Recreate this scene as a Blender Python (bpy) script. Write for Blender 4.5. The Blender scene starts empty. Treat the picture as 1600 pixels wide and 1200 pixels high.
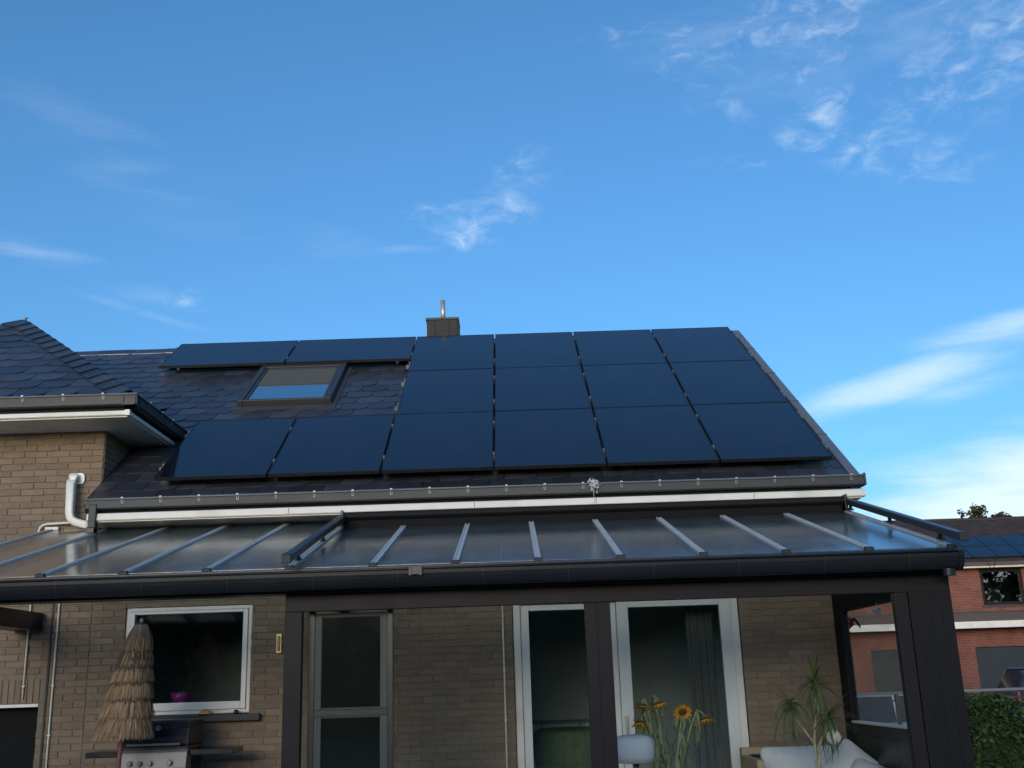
import bpy, bmesh, math, random
from mathutils import Vector, Matrix, Euler
R = math.radians
rnd = random.Random(7)
S = bpy.context.scene
COL = S.collection

# ------------------------------------------------------------------ camera
cam_d = bpy.data.cameras.new('camera'); cam = bpy.data.objects.new('camera', cam_d); COL.objects.link(cam); S.camera = cam
cam_d.sensor_width = 36.0; cam_d.lens = 36.0 * 1665.8 / 1600.0; cam_d.clip_start = 0.05; cam_d.clip_end = 3000
yaw, pitch, roll = 0.0042588, 0.2738055, -0.0330586
fw = Vector((math.sin(yaw)*math.cos(pitch), math.cos(yaw)*math.cos(pitch), math.sin(pitch)))
rt = Vector((math.cos(yaw), -math.sin(yaw), 0)); up = rt.cross(fw)
rx = rt*math.cos(roll) + up*math.sin(roll); ux = -rt*math.sin(roll) + up*math.cos(roll)
cam.matrix_world = Matrix(((rx.x, ux.x, -fw.x, 0), (rx.y, ux.y, -fw.y, 0), (rx.z, ux.z, -fw.z, 1.5), (0, 0, 0, 1)))

# ------------------------------------------------------------------ sky, sun, exposure
EXPO = 1.09; CLOUD = (3.0, 3.4, 3.75)
SUN_EL, SUN_AZ = 6.5, 194.0          # degrees; azimuth from +Y towards +X
S.view_settings.view_transform = 'Standard'; S.view_settings.look = 'None'
S.view_settings.exposure = EXPO; S.view_settings.gamma = 1.0
W = bpy.data.worlds.new('World'); S.world = W; W.use_nodes = True
wn, wl = W.node_tree.nodes, W.node_tree.links
wn.clear()
def N(t, **k):
    n = wn.new(t)
    for a, b in k.items(): setattr(n, a, b)
    return n
def mth(op, a, b=None, c=None, clamp=False):
    n = N('ShaderNodeMath', operation=op); n.use_clamp = clamp
    for i, v in enumerate((a, b, c)):
        if v is None: continue
        if isinstance(v, (int, float)): n.inputs[i].default_value = v
        else: wl.new(v, n.inputs[i])
    return n.outputs[0]
sky = N('ShaderNodeTexSky', sky_type='NISHITA'); sky.sun_disc = False
sky.sun_elevation = R(SUN_EL); sky.sun_rotation = R(SUN_AZ); sky.altitude = 30; sky.air_density = 1.0; sky.dust_density = 1.6; sky.ozone_density = 4.3
hsv = N('ShaderNodeHueSaturation'); hsv.inputs['Hue'].default_value = 0.4965; hsv.inputs['Saturation'].default_value = 1.01; hsv.inputs['Value'].default_value = 1.02
wl.new(sky.outputs[0], hsv.inputs['Color'])
tc = N('ShaderNodeTexCoord'); nrm = N('ShaderNodeVectorMath', operation='NORMALIZE'); wl.new(tc.outputs['Generated'], nrm.inputs[0])
sp = N('ShaderNodeSeparateXYZ'); wl.new(nrm.outputs[0], sp.inputs[0])
az = mth('MULTIPLY', mth('ARCTAN2', sp.outputs[0], sp.outputs[1]), 180/math.pi)
el = mth('MULTIPLY', mth('ARCSINE', sp.outputs[2]), 180/math.pi)
ae = N('ShaderNodeCombineXYZ'); wl.new(az, ae.inputs[0]); wl.new(el, ae.inputs[1])
def noise(vec, rot, scl, scale, detail, rough, dist):
    m = N('ShaderNodeMapping'); m.inputs['Rotation'].default_value = (0, 0, R(rot)); m.inputs['Scale'].default_value = (scl[0], scl[1], 1)
    wl.new(vec, m.inputs[0])
    t = N('ShaderNodeTexNoise'); t.inputs['Scale'].default_value = scale; t.inputs['Detail'].default_value = detail
    t.inputs['Roughness'].default_value = rough; t.inputs['Distortion'].default_value = dist
    wl.new(m.outputs[0], t.inputs['Vector']); return t.outputs[0]
def ramp(v, lo, hi):
    n = N('ShaderNodeMapRange', interpolation_type='SMOOTHSTEP'); wl.new(v, n.inputs[0])
    n.inputs[1].default_value = lo; n.inputs[2].default_value = hi; return n.outputs[0]
wisp = noise(ae.outputs[0], 24, (.6, 1.15), .85, 7, .66, .5)
veil = noise(ae.outputs[0], 15, (.3, .7), .4, 3, .6, .3)
soft = noise(ae.outputs[0], 6, (.13, .75), .55, 6, .6, .4)
def vdot(v, k):
    n = N('ShaderNodeVectorMath', operation='DOT_PRODUCT'); wl.new(v, n.inputs[0]); n.inputs[1].default_value = k; return n.outputs['Value']
def blob(a0, e0, ra, re, rot, st):                    # st * (1 - d^2), negative outside the patch
    c, s_ = math.cos(R(rot)), math.sin(R(rot))       # u along, v across the patch
    u = mth('SUBTRACT', vdot(ae.outputs[0], (c/ra, s_/ra, 0)), (a0*c+e0*s_)/ra)
    v = mth('SUBTRACT', vdot(ae.outputs[0], (-s_/re, c/re, 0)), (-a0*s_+e0*c)/re)
    return mth('MULTIPLY_ADD', mth('MULTIPLY_ADD', u, u, mth('MULTIPLY', v, v)), -st, st)
# CLOUDS
CL = [  # az, el, half-width, half-height, tilt, strength, texture (w wisp, s soft)
]
CL += [
 (1.0, 26.0, 2.9, 1.9, 35, .75, 'w'), (-2.3, 24.2, 3.6, 1.5, -6, .75, 'w'), (-5.6, 22.95, 2.4, .28, 2, .28, 's'),
 (18.2, 27.9, 2.8, 1.9, 15, .75, 'w'), (22.6, 25.4, 5.2, 1.7, -14, .62, 'w'), (13.9, 29.4, 1.5, 1.2, 20, .7, 'w'), (13.2, 26.4, 3.0, .55, -4, .42, 'w'),
 (11.0, 32.4, 6.2, 1.7, -10, .5, 'w'), (18.0, 32.0, 7.5, 3.4, 22, .62, 'w'), (28.5, 31.0, 8.5, 5.2, 30, .66, 'w'), (23, 33.5, 15, 5.0, 0, .32, 's'), (20, 30.5, 6, 2, 10, .22, 's'),
 (22.0, 14.4, 8.0, 1.1, 11, .9, 's'), (27.0, 16.2, 6.0, .9, 5, .8, 's'), (17.2, 13.3, 4.8, 1.6, 12, .55, 'w'), (24, 13.5, 4, .7, 8, .5, 's'),
 (28.0, 9.0, 12.5, 3.0, 8, 1.15, 's'), (28.0, 6.0, 18.0, 3.4, 0, 1.2, 's'), (19.9, 11.7, 2.2, .5, 4, .5, 's'),
 (-23.5, 20.9, 7.2, .9, -11, .40, 's'), (-17.8, 19.9, 1.9, .6, 16, .5, 'w'), (-20.5, 19.2, 5.6, .28, -13, .34, 's'), (-20, 25.6, 10, 2.0, -24, .20, 's'), (-10, 22.8, 9, 1.4, -15, .12, 's'),
]
wk = mth('MULTIPLY_ADD', wisp, 2.6, -1.3); sk = mth('MULTIPLY_ADD', soft, 3.0, -1.5)
field = {'w': None, 's': None}
for a0, e0, ra, re, rot, st, tx in CL:
    b = blob(a0, e0, ra*1.15, re*1.15, rot, st)
    field[tx] = b if field[tx] is None else mth('MAXIMUM', field[tx], b)
fw_, fs_ = mth('MAXIMUM', field['w'], 0.0), mth('MAXIMUM', field['s'], 0.0)     # ragged edges: the noise eats into each patch
tot = mth('MULTIPLY', mth('MULTIPLY', ramp(mth('MULTIPLY_ADD', fw_, .85, wk), .12, 1.55), ramp(veil, .20, .68)), mth('MINIMUM', mth('MULTIPLY', fw_, 1.1), .54))
tot = mth('MAXIMUM', tot, mth('MULTIPLY', ramp(mth('MULTIPLY_ADD', fs_, .80, sk), -.15, 1.15), mth('MULTIPLY', fs_, .66)))
far = mth('MULTIPLY', ramp(soft, .50, .75), ramp(el, 14, 2)); far = mth('MULTIPLY', far, .35)   # thin bands low over the whole horizon
tot = mth('ADD', tot, far)
tot = mth('MINIMUM', tot, .93)
mixc = N('ShaderNodeMix', data_type='RGBA'); wl.new(tot, mixc.inputs[0]); wl.new(hsv.outputs[0], mixc.inputs[6]); mixc.inputs[7].default_value = (*CLOUD, 1)
bg = N('ShaderNodeBackground'); bg.inputs[1].default_value = 0.15; wl.new(mixc.outputs[2], bg.inputs[0])
W.cycles.sampling_method = 'MANUAL'; W.cycles.sample_map_resolution = 256
cy = S.cycles; cy.max_bounces = 8; cy.diffuse_bounces = 3; cy.glossy_bounces = 4; cy.transparent_max_bounces = 14; cy.caustics_reflective = False; cy.caustics_refractive = False
wo = N('ShaderNodeOutputWorld'); wl.new(bg.outputs[0], wo.inputs[0])
sun_d = bpy.data.lights.new('sun', 'SUN'); sun_d.energy = 0.85; sun_d.angle = R(28); sun_d.color = (1, .87, .72)      # low sun behind a veil of haze
sun = bpy.data.objects.new('sun', sun_d); COL.objects.link(sun)
sd = Vector((math.sin(R(SUN_AZ))*math.cos(R(SUN_EL)), math.cos(R(SUN_AZ))*math.cos(R(SUN_EL)), math.sin(R(SUN_EL))))
sun.rotation_euler = (-sd).to_track_quat('-Z', 'Y').to_euler()

# ------------------------------------------------------------------ materials
def base_mat(name):
    m = bpy.data.materials.new(name); m.use_nodes = True; return m, m.node_tree.nodes, m.node_tree.links
def pm(name, col, rough=.6, var=.18, scale=6.0, metal=0.0, spec=.5, bump=0.0, bscale=60.0, piece=0.0, stretch=(1, 1, 1), rvar=.12, dirt=None):
    """procedural principled: tone noise, roughness noise, bump, per-piece tone"""
    m, n, l = base_mat(name); b = n['Principled BSDF']
    tcn = n.new('ShaderNodeTexCoord'); mp = n.new('ShaderNodeMapping'); mp.inputs['Scale'].default_value = stretch; l.new(tcn.outputs['Object'], mp.inputs[0])
    geo = n.new('ShaderNodeObjectInfo'); isl = n.new('ShaderNodeNewGeometry')
    ad = n.new('ShaderNodeVectorMath'); ad.operation = 'ADD'; l.new(mp.outputs[0], ad.inputs[0])
    rs = n.new('ShaderNodeMath'); rs.operation = 'ADD'; l.new(geo.outputs['Random'], rs.inputs[0]); l.new(isl.outputs['Random Per Island'], rs.inputs[1])
    fr = n.new('ShaderNodeMath'); fr.operation = 'FRACT'; l.new(rs.outputs[0], fr.inputs[0])
    if piece:
        ms = n.new('ShaderNodeMath'); ms.operation = 'MULTIPLY'; ms.inputs[1].default_value = 37.0; l.new(fr.outputs[0], ms.inputs[0]); l.new(ms.outputs[0], ad.inputs[1])
    nz = n.new('ShaderNodeTexNoise'); nz.inputs['Scale'].default_value = scale; nz.inputs['Detail'].default_value = 6; nz.inputs['Roughness'].default_value = .6
    l.new(ad.outputs[0], nz.inputs['Vector'])
    mr = n.new('ShaderNodeMapRange'); mr.inputs[1].default_value = .25; mr.inputs[2].default_value = .75; mr.inputs[3].default_value = 1-var; mr.inputs[4].default_value = 1+var
    l.new(nz.outputs[0], mr.inputs[0])
    val = mr.outputs[0]
    if piece:
        pr = n.new('ShaderNodeMapRange'); pr.inputs[3].default_value = 1-piece; pr.inputs[4].default_value = 1+piece; l.new(fr.outputs[0], pr.inputs[0])
        mm = n.new('ShaderNodeMath'); mm.operation = 'MULTIPLY'; l.new(val, mm.inputs[0]); l.new(pr.outputs[0], mm.inputs[1]); val = mm.outputs[0]
    mc = n.new('ShaderNodeVectorMath'); mc.operation = 'SCALE'; mc.inputs[0].default_value = col[:3]; l.new(val, mc.inputs['Scale'])
    src = mc.outputs[0]
    if dirt:
        d2 = n.new('ShaderNodeTexNoise'); d2.inputs['Scale'].default_value = dirt[1]; d2.inputs['Detail'].default_value = 5; l.new(mp.outputs[0], d2.inputs['Vector'])
        dr = n.new('ShaderNodeMapRange'); dr.inputs[1].default_value = .5; dr.inputs[2].default_value = .72; dr.inputs[4].default_value = dirt[2]; l.new(d2.outputs[0], dr.inputs[0])
        mx = n.new('ShaderNodeMix'); mx.data_type = 'RGBA'; l.new(dr.outputs[0], mx.inputs[0]); l.new(src, mx.inputs[6]); mx.inputs[7].default_value = (*dirt[0], 1); src = mx.outputs[2]
    l.new(src, b.inputs['Base Color'])
    rr = n.new('ShaderNodeMapRange'); rr.inputs[3].default_value = max(.02, rough-rvar); rr.inputs[4].default_value = min(1, rough+rvar); l.new(nz.outputs[0], rr.inputs[0]); l.new(rr.outputs[0], b.inputs['Roughness'])
    b.inputs['Metallic'].default_value = metal; b.inputs['Specular IOR Level'].default_value = spec
    if bump:
        bz = n.new('ShaderNodeTexNoise'); bz.inputs['Scale'].default_value = bscale; bz.inputs['Detail'].default_value = 4; l.new(ad.outputs[0], bz.inputs['Vector'])
        bp = n.new('ShaderNodeBump'); bp.inputs['Strength'].default_value = bump; bp.inputs['Distance'].default_value = .006; l.new(bz.outputs[0], bp.inputs['Height']); l.new(bp.outputs[0], b.inputs['Normal'])
    return m
def schlick(n, l, r0, tilt=None):
    lw = n.new('ShaderNodeLayerWeight'); lw.inputs[0].default_value = .5
    p = n.new('ShaderNodeMath'); p.operation = 'POWER'; p.inputs[1].default_value = 5; l.new(lw.outputs['Facing'], p.inputs[0])
    q = n.new('ShaderNodeMath'); q.operation = 'MULTIPLY_ADD'; q.inputs[1].default_value = 1-r0; q.inputs[2].default_value = r0; l.new(p.outputs[0], q.inputs[0])
    return q.outputs[0]
def glass(name, tint=(.9, .93, .92), r0=.045, rough=0.0, body=None, wave=0.0):
    """a thin sheet: see-through tint, Fresnel mirror; body=(colour, amount) adds a cloudy share"""
    m, n, l = base_mat(name); n.remove(n['Principled BSDF']); out = n['Material Output']
    t = n.new('ShaderNodeBsdfTransparent'); t.inputs[0].default_value = (*tint, 1); src = t.outputs[0]
    g = n.new('ShaderNodeBsdfGlossy'); g.inputs['Roughness'].default_value = rough; g.inputs[0].default_value = (1, 1, 1, 1)
    tcn = n.new('ShaderNodeTexCoord')
    if body:
        d = n.new('ShaderNodeBsdfDiffuse'); tr = n.new('ShaderNodeBsdfTranslucent')
        d.inputs[0].default_value = (*body[0], 1); tr.inputs[0].default_value = (*body[0], 1)
        a = n.new('ShaderNodeMixShader'); a.inputs[0].default_value = .5; l.new(d.outputs[0], a.inputs[1]); l.new(tr.outputs[0], a.inputs[2])
        c = n.new('ShaderNodeMixShader'); l.new(src, c.inputs[1]); l.new(a.outputs[0], c.inputs[2]); src = c.outputs[0]
        nz = n.new('ShaderNodeTexNoise'); nz.inputs['Scale'].default_value = 3.5; nz.inputs['Detail'].default_value = 6; l.new(tcn.outputs['Object'], nz.inputs['Vector'])
        mr = n.new('ShaderNodeMapRange'); mr.inputs[1].default_value = .3; mr.inputs[2].default_value = .7; mr.inputs[3].default_value = body[1]*.7; mr.inputs[4].default_value = min(1, body[1]*1.25); l.new(nz.outputs[0], mr.inputs[0]); l.new(mr.outputs[0], c.inputs[0])
        rr = n.new('ShaderNodeMapRange'); rr.inputs[3].default_value = rough*.5; rr.inputs[4].default_value = rough*1.6; l.new(nz.outputs[0], rr.inputs[0]); l.new(rr.outputs[0], g.inputs['Roughness'])
    if wave:
        wz = n.new('ShaderNodeTexNoise'); wz.inputs['Scale'].default_value = 1.6; l.new(tcn.outputs['Object'], wz.inputs['Vector'])
        bp = n.new('ShaderNodeBump'); bp.inputs['Strength'].default_value = wave; bp.inputs['Distance'].default_value = .02; l.new(wz.outputs[0], bp.inputs['Height']); l.new(bp.outputs[0], g.inputs['Normal'])
    mx = n.new('ShaderNodeMixShader'); l.new(schlick(n, l, r0), mx.inputs[0]); l.new(src, mx.inputs[1]); l.new(g.outputs[0], mx.inputs[2]); l.new(mx.outputs[0], out.inputs[0])
    return m
M = dict(
 brick=pm('brown_brick', (.232, .176, .128), .85, .16, 7, bump=.4, bscale=55, piece=.12, spec=.25),
 mortar=pm('mortar', (.25, .20, .152), .95, .2, 12, bump=.5, bscale=90, spec=.2),
 wallbrick=pm('brick_far_side', (.30, .235, .17), .9, .25, 7, bump=.4, spec=.2),
 slate=pm('slate', (.032, .037, .050), .34, .25, 5, bump=.3, bscale=35, piece=.38, spec=.85),
 deck=pm('roof_underlay', (.018, .019, .022), .8, .2, 5, spec=.2),
 zinc=pm('weathered_zinc', (.040, .046, .049), .55, .14, 4, metal=.1, bump=.08, bscale=8, stretch=(.4, 3, 3)),
 zincedge=pm('zinc_verge', (.20, .225, .25), .45, .12, 3, metal=.4),
 white=pm('white_paint', (.82, .79, .73), .5, .06, 3, dirt=((.36, .34, .29), 2.2, .3)),
 soffit=pm('soffit_board', (.80, .78, .70), .6, .08, 3, dirt=((.30, .29, .25), 1.6, .35)),
 pvc=pm('white_pvc', (.74, .74, .72), .35, .05, 3),
 steel=pm('bright_steel', (.40, .41, .41), .5, .1, 20, metal=.4),
 flue=pm('flue_steel', (.60, .55, .48), .42, .12, 12, metal=.6, stretch=(4, 4, .5)),
 skyframe=pm('grey_skylight_cover', (.040, .045, .050), .42, .1, 5, metal=.2),
 blind=pm('grey_green_blind', (.085, .092, .078), .85, .1, 30, stretch=(1, 6, 6)),
 skyglass=glass('coated_skylight_glass', (.30, .34, .36), .78, 0.0),
 fencerail=pm('weathered_rail', (.22, .235, .25), .5, .1, 5),
 chim=pm('chimney_cladding', (.022, .0205, .022), .6, .16, 8, bump=.2, spec=.35),
 clad=pm('slate_cladding', (.05, .048, .05), .6, .16, 8, bump=.2, spec=.35),
 lead=pm('lead_flashing', (.05, .053, .06), .6, .2, 6),
 pglass=pm('solar_glass', (.008, .011, .020), .10, .12, 1.2, spec=.75, rvar=.04, dirt=((.03, .034, .042), 1.7, .22)),
 pframe=pm('black_frame', (.012, .012, .014), .4, .1, 8),
  void=pm('shade_black', (.006, .0065, .007), .7, .1, 5, spec=.15),  # near-black; unlit depth is put into the colour
 alu=pm('aluminium', (.42, .44, .46), .35, .1, 9, metal=.8),
 bar=pm('glazing_bar_aluminium', (.60, .585, .55), .5, .10, 5, metal=.1),
 dark=pm('dark_brown_coated_aluminium', (.0205, .0175, .0195), .5, .10, 5, spec=.15),
 board=pm('dark_brown_board', (.013, .0115, .012), .6, .2, 4, spec=.2, stretch=(6, 6, .5), bump=.2, bscale=25),
 black=pm('black_coated_metal', (.008, .0085, .010), .38, .15, 5),
 gut=pm('anthracite_plastic', (.014, .015, .019), .36, .12, 4, spec=.35),
 rail=pm('dark_green_grey_rail', (.032, .036, .038), .35, .12, 6),
 rubber=pm('black_end_cap', (.02, .02, .022), .6, .1, 8),
 brown=pm('brown_gutter_union', (.09, .072, .068), .5, .15, 8),
 greyf=pm('grey_inner_frame', (.075, .085, .085), .6, .08, 5),
 glass=glass('clear_glass', (.975, .985, .98), .035, 0.0, wave=.012),
 wglass=glass('house_glass', (.90, .93, .93), .055, 0.0, wave=.02),
 nglass=glass('dark_coated_glass', (.42, .46, .48), .17, 0.0, wave=.03),
 dglass=glass('dark_screen', (.30, .34, .32), .05, .06, body=((.05, .06, .055), .45)),
 poly=glass('polycarbonate', (.95, .97, .965), .045, .16, body=((.34, .41, .41), .22)),
 room=pm('room_paint', (.50, .50, .47), .8, .1, 2),
 floor=pm('room_floor', (.09, .065, .045), .5, .2, 3),
 curtain=pm('pale_curtain', (.22, .23, .23), .85, .15, 9, stretch=(8, 1, .3)),
 wood=pm('pale_wood', (.42, .32, .20), .55, .2, 4, stretch=(1, 8, 8)),
 cushion=pm('grey_blue_fabric', (.66, .68, .70), .9, .1, 30, bump=.3, bscale=150),
 straw=pm('raffia', (.43, .29, .18), .8, .25, 6, piece=.4, spec=.25),
 pole=pm('reddish_pole', (.22, .09, .07), .5, .2, 8, stretch=(4, 4, .4)),
 enamel=pm('black_enamel', (.012, .014, .022), .22, .12, 6),
 inox=pm('brushed_stainless', (.24, .24, .24), .55, .1, 6, metal=.35, stretch=(.3, 8, 8)),
 knob=pm('black_knob', (.02, .02, .02), .35, .1, 8),
 brass=pm('brass', (.55, .40, .14), .35, .15, 10, metal=.7),
 face=pm('thermometer_face', (.30, .26, .18), .6, .1, 20),
 gold=pm('amber_shell', (.50, .30, .07), .4, .5, 25),
 purple=pm('purple_glaze', (.26, .03, .22), .3, .15, 8),
 petal=pm('sunflower_petal', (.85, .40, .012), .6, .2, 20, piece=.2),
 fdisc=pm('sunflower_disc', (.14, .06, .012), .9, .4, 60, bump=.6, bscale=200),
 stem=pm('wilting_stem', (.28, .33, .15), .7, .25, 8),
 wleaf=pm('wilted_leaf', (.19, .23, .12), .75, .3, 10, piece=.2),
 ceramic=pm('white_ceramic', (.62, .66, .70), .5, .06, 4),
 yleaf=pm('dracaena_leaf', (.105, .15, .05), .4, .3, 10, piece=.35, stretch=(1, 1, 1)),
 ytrunk=pm('pale_trunk', (.52, .45, .33), .8, .3, 20, stretch=(1, 1, 6)),
 wire=pm('white_wire', (.75, .74, .70), .6, .05, 10),
 red=pm('red_glass', (.28, .008, .012), .2, .2, 10),
 rope=pm('white_fibre', (.72, .73, .74), .9, .15, 40),
 redbrick=pm('red_brick_plain', (.30, .10, .072), .9, .2, 8),
 tile=pm('brown_roof_tile', (.055, .038, .034), .75, .2, 3, piece=.2),
 band=pm('brown_fascia', (.085, .062, .058), .6, .12, 3),
 shut=pm('grey_blue_garage_door', (.018, .026, .036), .5, .08, 3),
 asphalt=pm('asphalt', (.055, .055, .056), .9, .2, 8, bump=.4, bscale=80),
 paving=pm('concrete_paving', (.38, .36, .32), .85, .15, 5, piece=.12, bump=.25),
 grass=pm('lawn', (.055, .085, .025), .9, .35, 2.5, bump=.8, bscale=40),
 leaf=pm('leaf', (.062, .108, .032), .55, .3, 3, piece=.5, spec=.35),
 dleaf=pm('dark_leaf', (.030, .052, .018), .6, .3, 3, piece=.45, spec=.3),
 sleaf=pm('sparse_leaf', (.06, .075, .03), .6, .3, 3, piece=.4, spec=.3),
 bark=pm('bark', (.09, .07, .05), .9, .3, 6, bump=.6, bscale=20, stretch=(3, 3, .6)),
 tyre=pm('tyre', (.02, .02, .02), .8, .1, 10),
 carglass=pm('car_glass', (.02, .026, .032), .06, .1, 2, spec=.8, rvar=.02),
 cblue=pm('blue_car_paint', (.10, .24, .46), .22, .05, 2, spec=.7),
 cmar=pm('dark_maroon_car_paint', (.030, .012, .016), .25, .08, 2, spec=.6),
 csil=pm('pale_silver_car_paint', (.50, .53, .55), .3, .05, 2, metal=.3),
 fence=pm('dark_fence_mesh', (.05, .06, .065), .5, .1, 5),
 terra=pm('terracotta', (.34, .15, .08), .8, .2, 6),
)
# red brick wall with real mortar pattern in the material (courses there are 2-3 px high)
def red_brick():
    m, n, l = base_mat('red_brick_far'); b = n['Principled BSDF']; b.inputs['Roughness'].default_value = .9; b.inputs['Specular IOR Level'].default_value = .2
    tcn = n.new('ShaderNodeTexCoord'); mp = n.new('ShaderNodeMapping'); mp.inputs['Rotation'].default_value = (R(90), 0, 0); l.new(tcn.outputs['Object'], mp.inputs[0])
    br = n.new('ShaderNodeTexBrick'); br.inputs['Color1'].default_value = (.225, .072, .056, 1); br.inputs['Color2'].default_value = (.145, .05, .043, 1); br.inputs['Mortar'].default_value = (.26, .18, .145, 1)
    br.inputs['Scale'].default_value = 1; br.inputs['Brick Width'].default_value = .22; br.inputs['Row Height'].default_value = .07; br.inputs['Mortar Size'].default_value = .007
    l.new(mp.outputs[0], br.inputs['Vector'])
    nz = n.new('ShaderNodeTexNoise'); nz.inputs['Scale'].default_value = 1.3; nz.inputs['Detail'].default_value = 6; l.new(tcn.outputs['Object'], nz.inputs['Vector'])
    mr = n.new('ShaderNodeMapRange'); mr.inputs[1].default_value = .3; mr.inputs[2].default_value = .7; mr.inputs[3].default_value = .8; mr.inputs[4].default_value = 1.2; l.new(nz.outputs[0], mr.inputs[0])
    s = n.new('ShaderNodeVectorMath'); s.operation = 'SCALE'; l.new(br.outputs[0], s.inputs[0]); l.new(mr.outputs[0], s.inputs['Scale']); l.new(s.outputs[0], b.inputs['Base Color'])
    return m
M['rbrick'] = red_brick()

# ------------------------------------------------------------------ mesh helpers
class MB:
    def __init__(s): s.v = []; s.f = []
    def add(s, vs, fs):
        k = len(s.v); s.v += [tuple(v) for v in vs]; s.f += [tuple(i+k for i in f) for f in fs]; return s
    def box(s, x0, x1, y0, y1, z0, z1, mat=None):
        vs = [(x, y, z) for x in (x0, x1) for y in (y0, y1) for z in (z0, z1)]
        if mat is not None: vs = [mat @ Vector(v) for v in vs]
        return s.add(vs, [(0, 1, 3, 2), (4, 6, 7, 5), (0, 4, 5, 1), (2, 3, 7, 6), (0, 2, 6, 4), (1, 5, 7, 3)])
    def hexa(s, b, t):           # two quads bottom / top
        return s.add(list(b)+list(t), [(3, 2, 1, 0), (4, 5, 6, 7), (0, 1, 5, 4), (1, 2, 6, 5), (2, 3, 7, 6), (3, 0, 4, 7)])
    def prism(s, prof, axis, a, b, cap=True):    # prof: list of 2D points; axis 'x': (y,z), 'y': (x,z), 'z': (x,y)
        def P(p, t): return {'x': (t, p[0], p[1]), 'y': (p[0], t, p[1]), 'z': (p[0], p[1], t)}[axis]
        n = len(prof); vs = [P(p, a) for p in prof]+[P(p, b) for p in prof]
        fs = [(i, (i+1) % n, n+(i+1) % n, n+i) for i in range(n)]
        if cap: fs += [tuple(range(n-1, -1, -1)), tuple(range(n, 2*n))]
        return s.add(vs, fs)
    def tube(s, pts, r, seg=8, cap=True):
        pts = [Vector(p) for p in pts]; rs = r if isinstance(r, (list, tuple)) else [r]*len(pts); k = len(s.v); prev = None
        for i, p in enumerate(pts):
            d = (pts[min(i+1, len(pts)-1)]-pts[max(i-1, 0)]).normalized()
            if prev is None: a = d.orthogonal().normalized()
            else: a = (prev-d*prev.dot(d)).normalized()
            prev = a; b = d.cross(a)
            for j in range(seg):
                t = 2*math.pi*j/seg; s.v.append(tuple(p+(a*math.cos(t)+b*math.sin(t))*rs[i]))
        for i in range(len(pts)-1):
            for j in range(seg): s.f.append((k+i*seg+j, k+i*seg+(j+1) % seg, k+(i+1)*seg+(j+1) % seg, k+(i+1)*seg+j))
        if cap: s.f.append(tuple(k+j for j in range(seg-1, -1, -1))); s.f.append(tuple(k+(len(pts)-1)*seg+j for j in range(seg)))
        return s
    def lathe(s, prof, c=(0, 0, 0), seg=20):
        k = len(s.v)
        for r, z in prof:
            for j in range(seg): t = 2*math.pi*j/seg; s.v.append((c[0]+r*math.cos(t), c[1]+r*math.sin(t), c[2]+z))
        for i in range(len(prof)-1):
            for j in range(seg): s.f.append((k+i*seg+j, k+i*seg+(j+1) % seg, k+(i+1)*seg+(j+1) % seg, k+(i+1)*seg+j))
        return s
    def xf(s, m): s.v = [tuple(m @ Vector(v)) for v in s.v]; return s
    def mesh(s, name, mat, smooth=False):
        me = bpy.data.meshes.new(name); me.from_pydata(s.v, [], s.f); me.materials.append(M[mat])
        if smooth:
            me.polygons.foreach_set('use_smooth', [True]*len(me.polygons))
        me.update(); return me
    def build(s, name, mat, parent=None, bev=0.0, smooth=False, sub=0):
        me = s.mesh(name, mat, smooth)
        bm = bmesh.new(); bm.from_mesh(me); bmesh.ops.recalc_face_normals(bm, faces=bm.faces); bm.to_mesh(me); bm.free()
        if smooth: me.polygons.foreach_set('use_smooth', [True]*len(me.polygons))
        o = link(name, me, parent)
        if bev:
            b = o.modifiers.new('bevel', 'BEVEL'); b.width = bev; b.segments = 2; b.limit_method = 'ANGLE'; b.angle_limit = R(35)
        if sub:
            b = o.modifiers.new('sub', 'SUBSURF'); b.levels = sub; b.render_levels = sub
        return o
def link(name, me, parent=None):
    o = bpy.data.objects.new(name, me); COL.objects.link(o)
    if parent is not None: o.parent = parent
    return o
def tag(o, label=None, cat=None, group=None, kind=None):
    if label: o['label'] = label
    if cat: o['category'] = cat
    if group: o['group'] = group
    if kind: o['kind'] = kind
    return o
def empty(name, loc=(0, 0, 0), label=None, cat=None, group=None):
    o = bpy.data.objects.new(name, None); COL.objects.link(o); o.location = loc; o.empty_display_size = .1
    return tag(o, label, cat, group)
# children are modelled in world coordinates; 'thing' empties sit at the base and carry the inverse offset
def thing(name, base, label, cat, group=None):
    return empty(name, base, label, cat, group)
def T(base): return Matrix.Translation(-Vector(base))
def bld(mb, name, mat, parent, **k):       # build world-space geometry under a thing whose empty is at parent.location
    p = parent
    off = Vector((0, 0, 0))
    while p is not None: off += Vector(p.location); p = p.parent
    return mb.xf(Matrix.Translation(-off)).build(name, mat, parent, **k)
def put(name, me, parent, mw):             # place shared mesh at world matrix mw under parent (translation-only parents)
    o = link(name, me, parent); p = parent; off = Vector((0, 0, 0))
    while p is not None: off += Vector(p.location); p = p.parent
    o.matrix_basis = Matrix.Translation(-off) @ mw
    return o
def frame_rect(mb, x0, x1, z0, z1, y0, y1, t, tb=None, tt=None):
    tb = tb or t; tt = tt or t
    mb.box(x0, x0+t, y0, y1, z0, z1); mb.box(x1-t, x1, y0, y1, z0, z1)
    mb.box(x0+t, x1-t, y0, y1, z0, z0+tb); mb.box(x0+t, x1-t, y0, y1, z1-tt, z1); return mb
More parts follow.
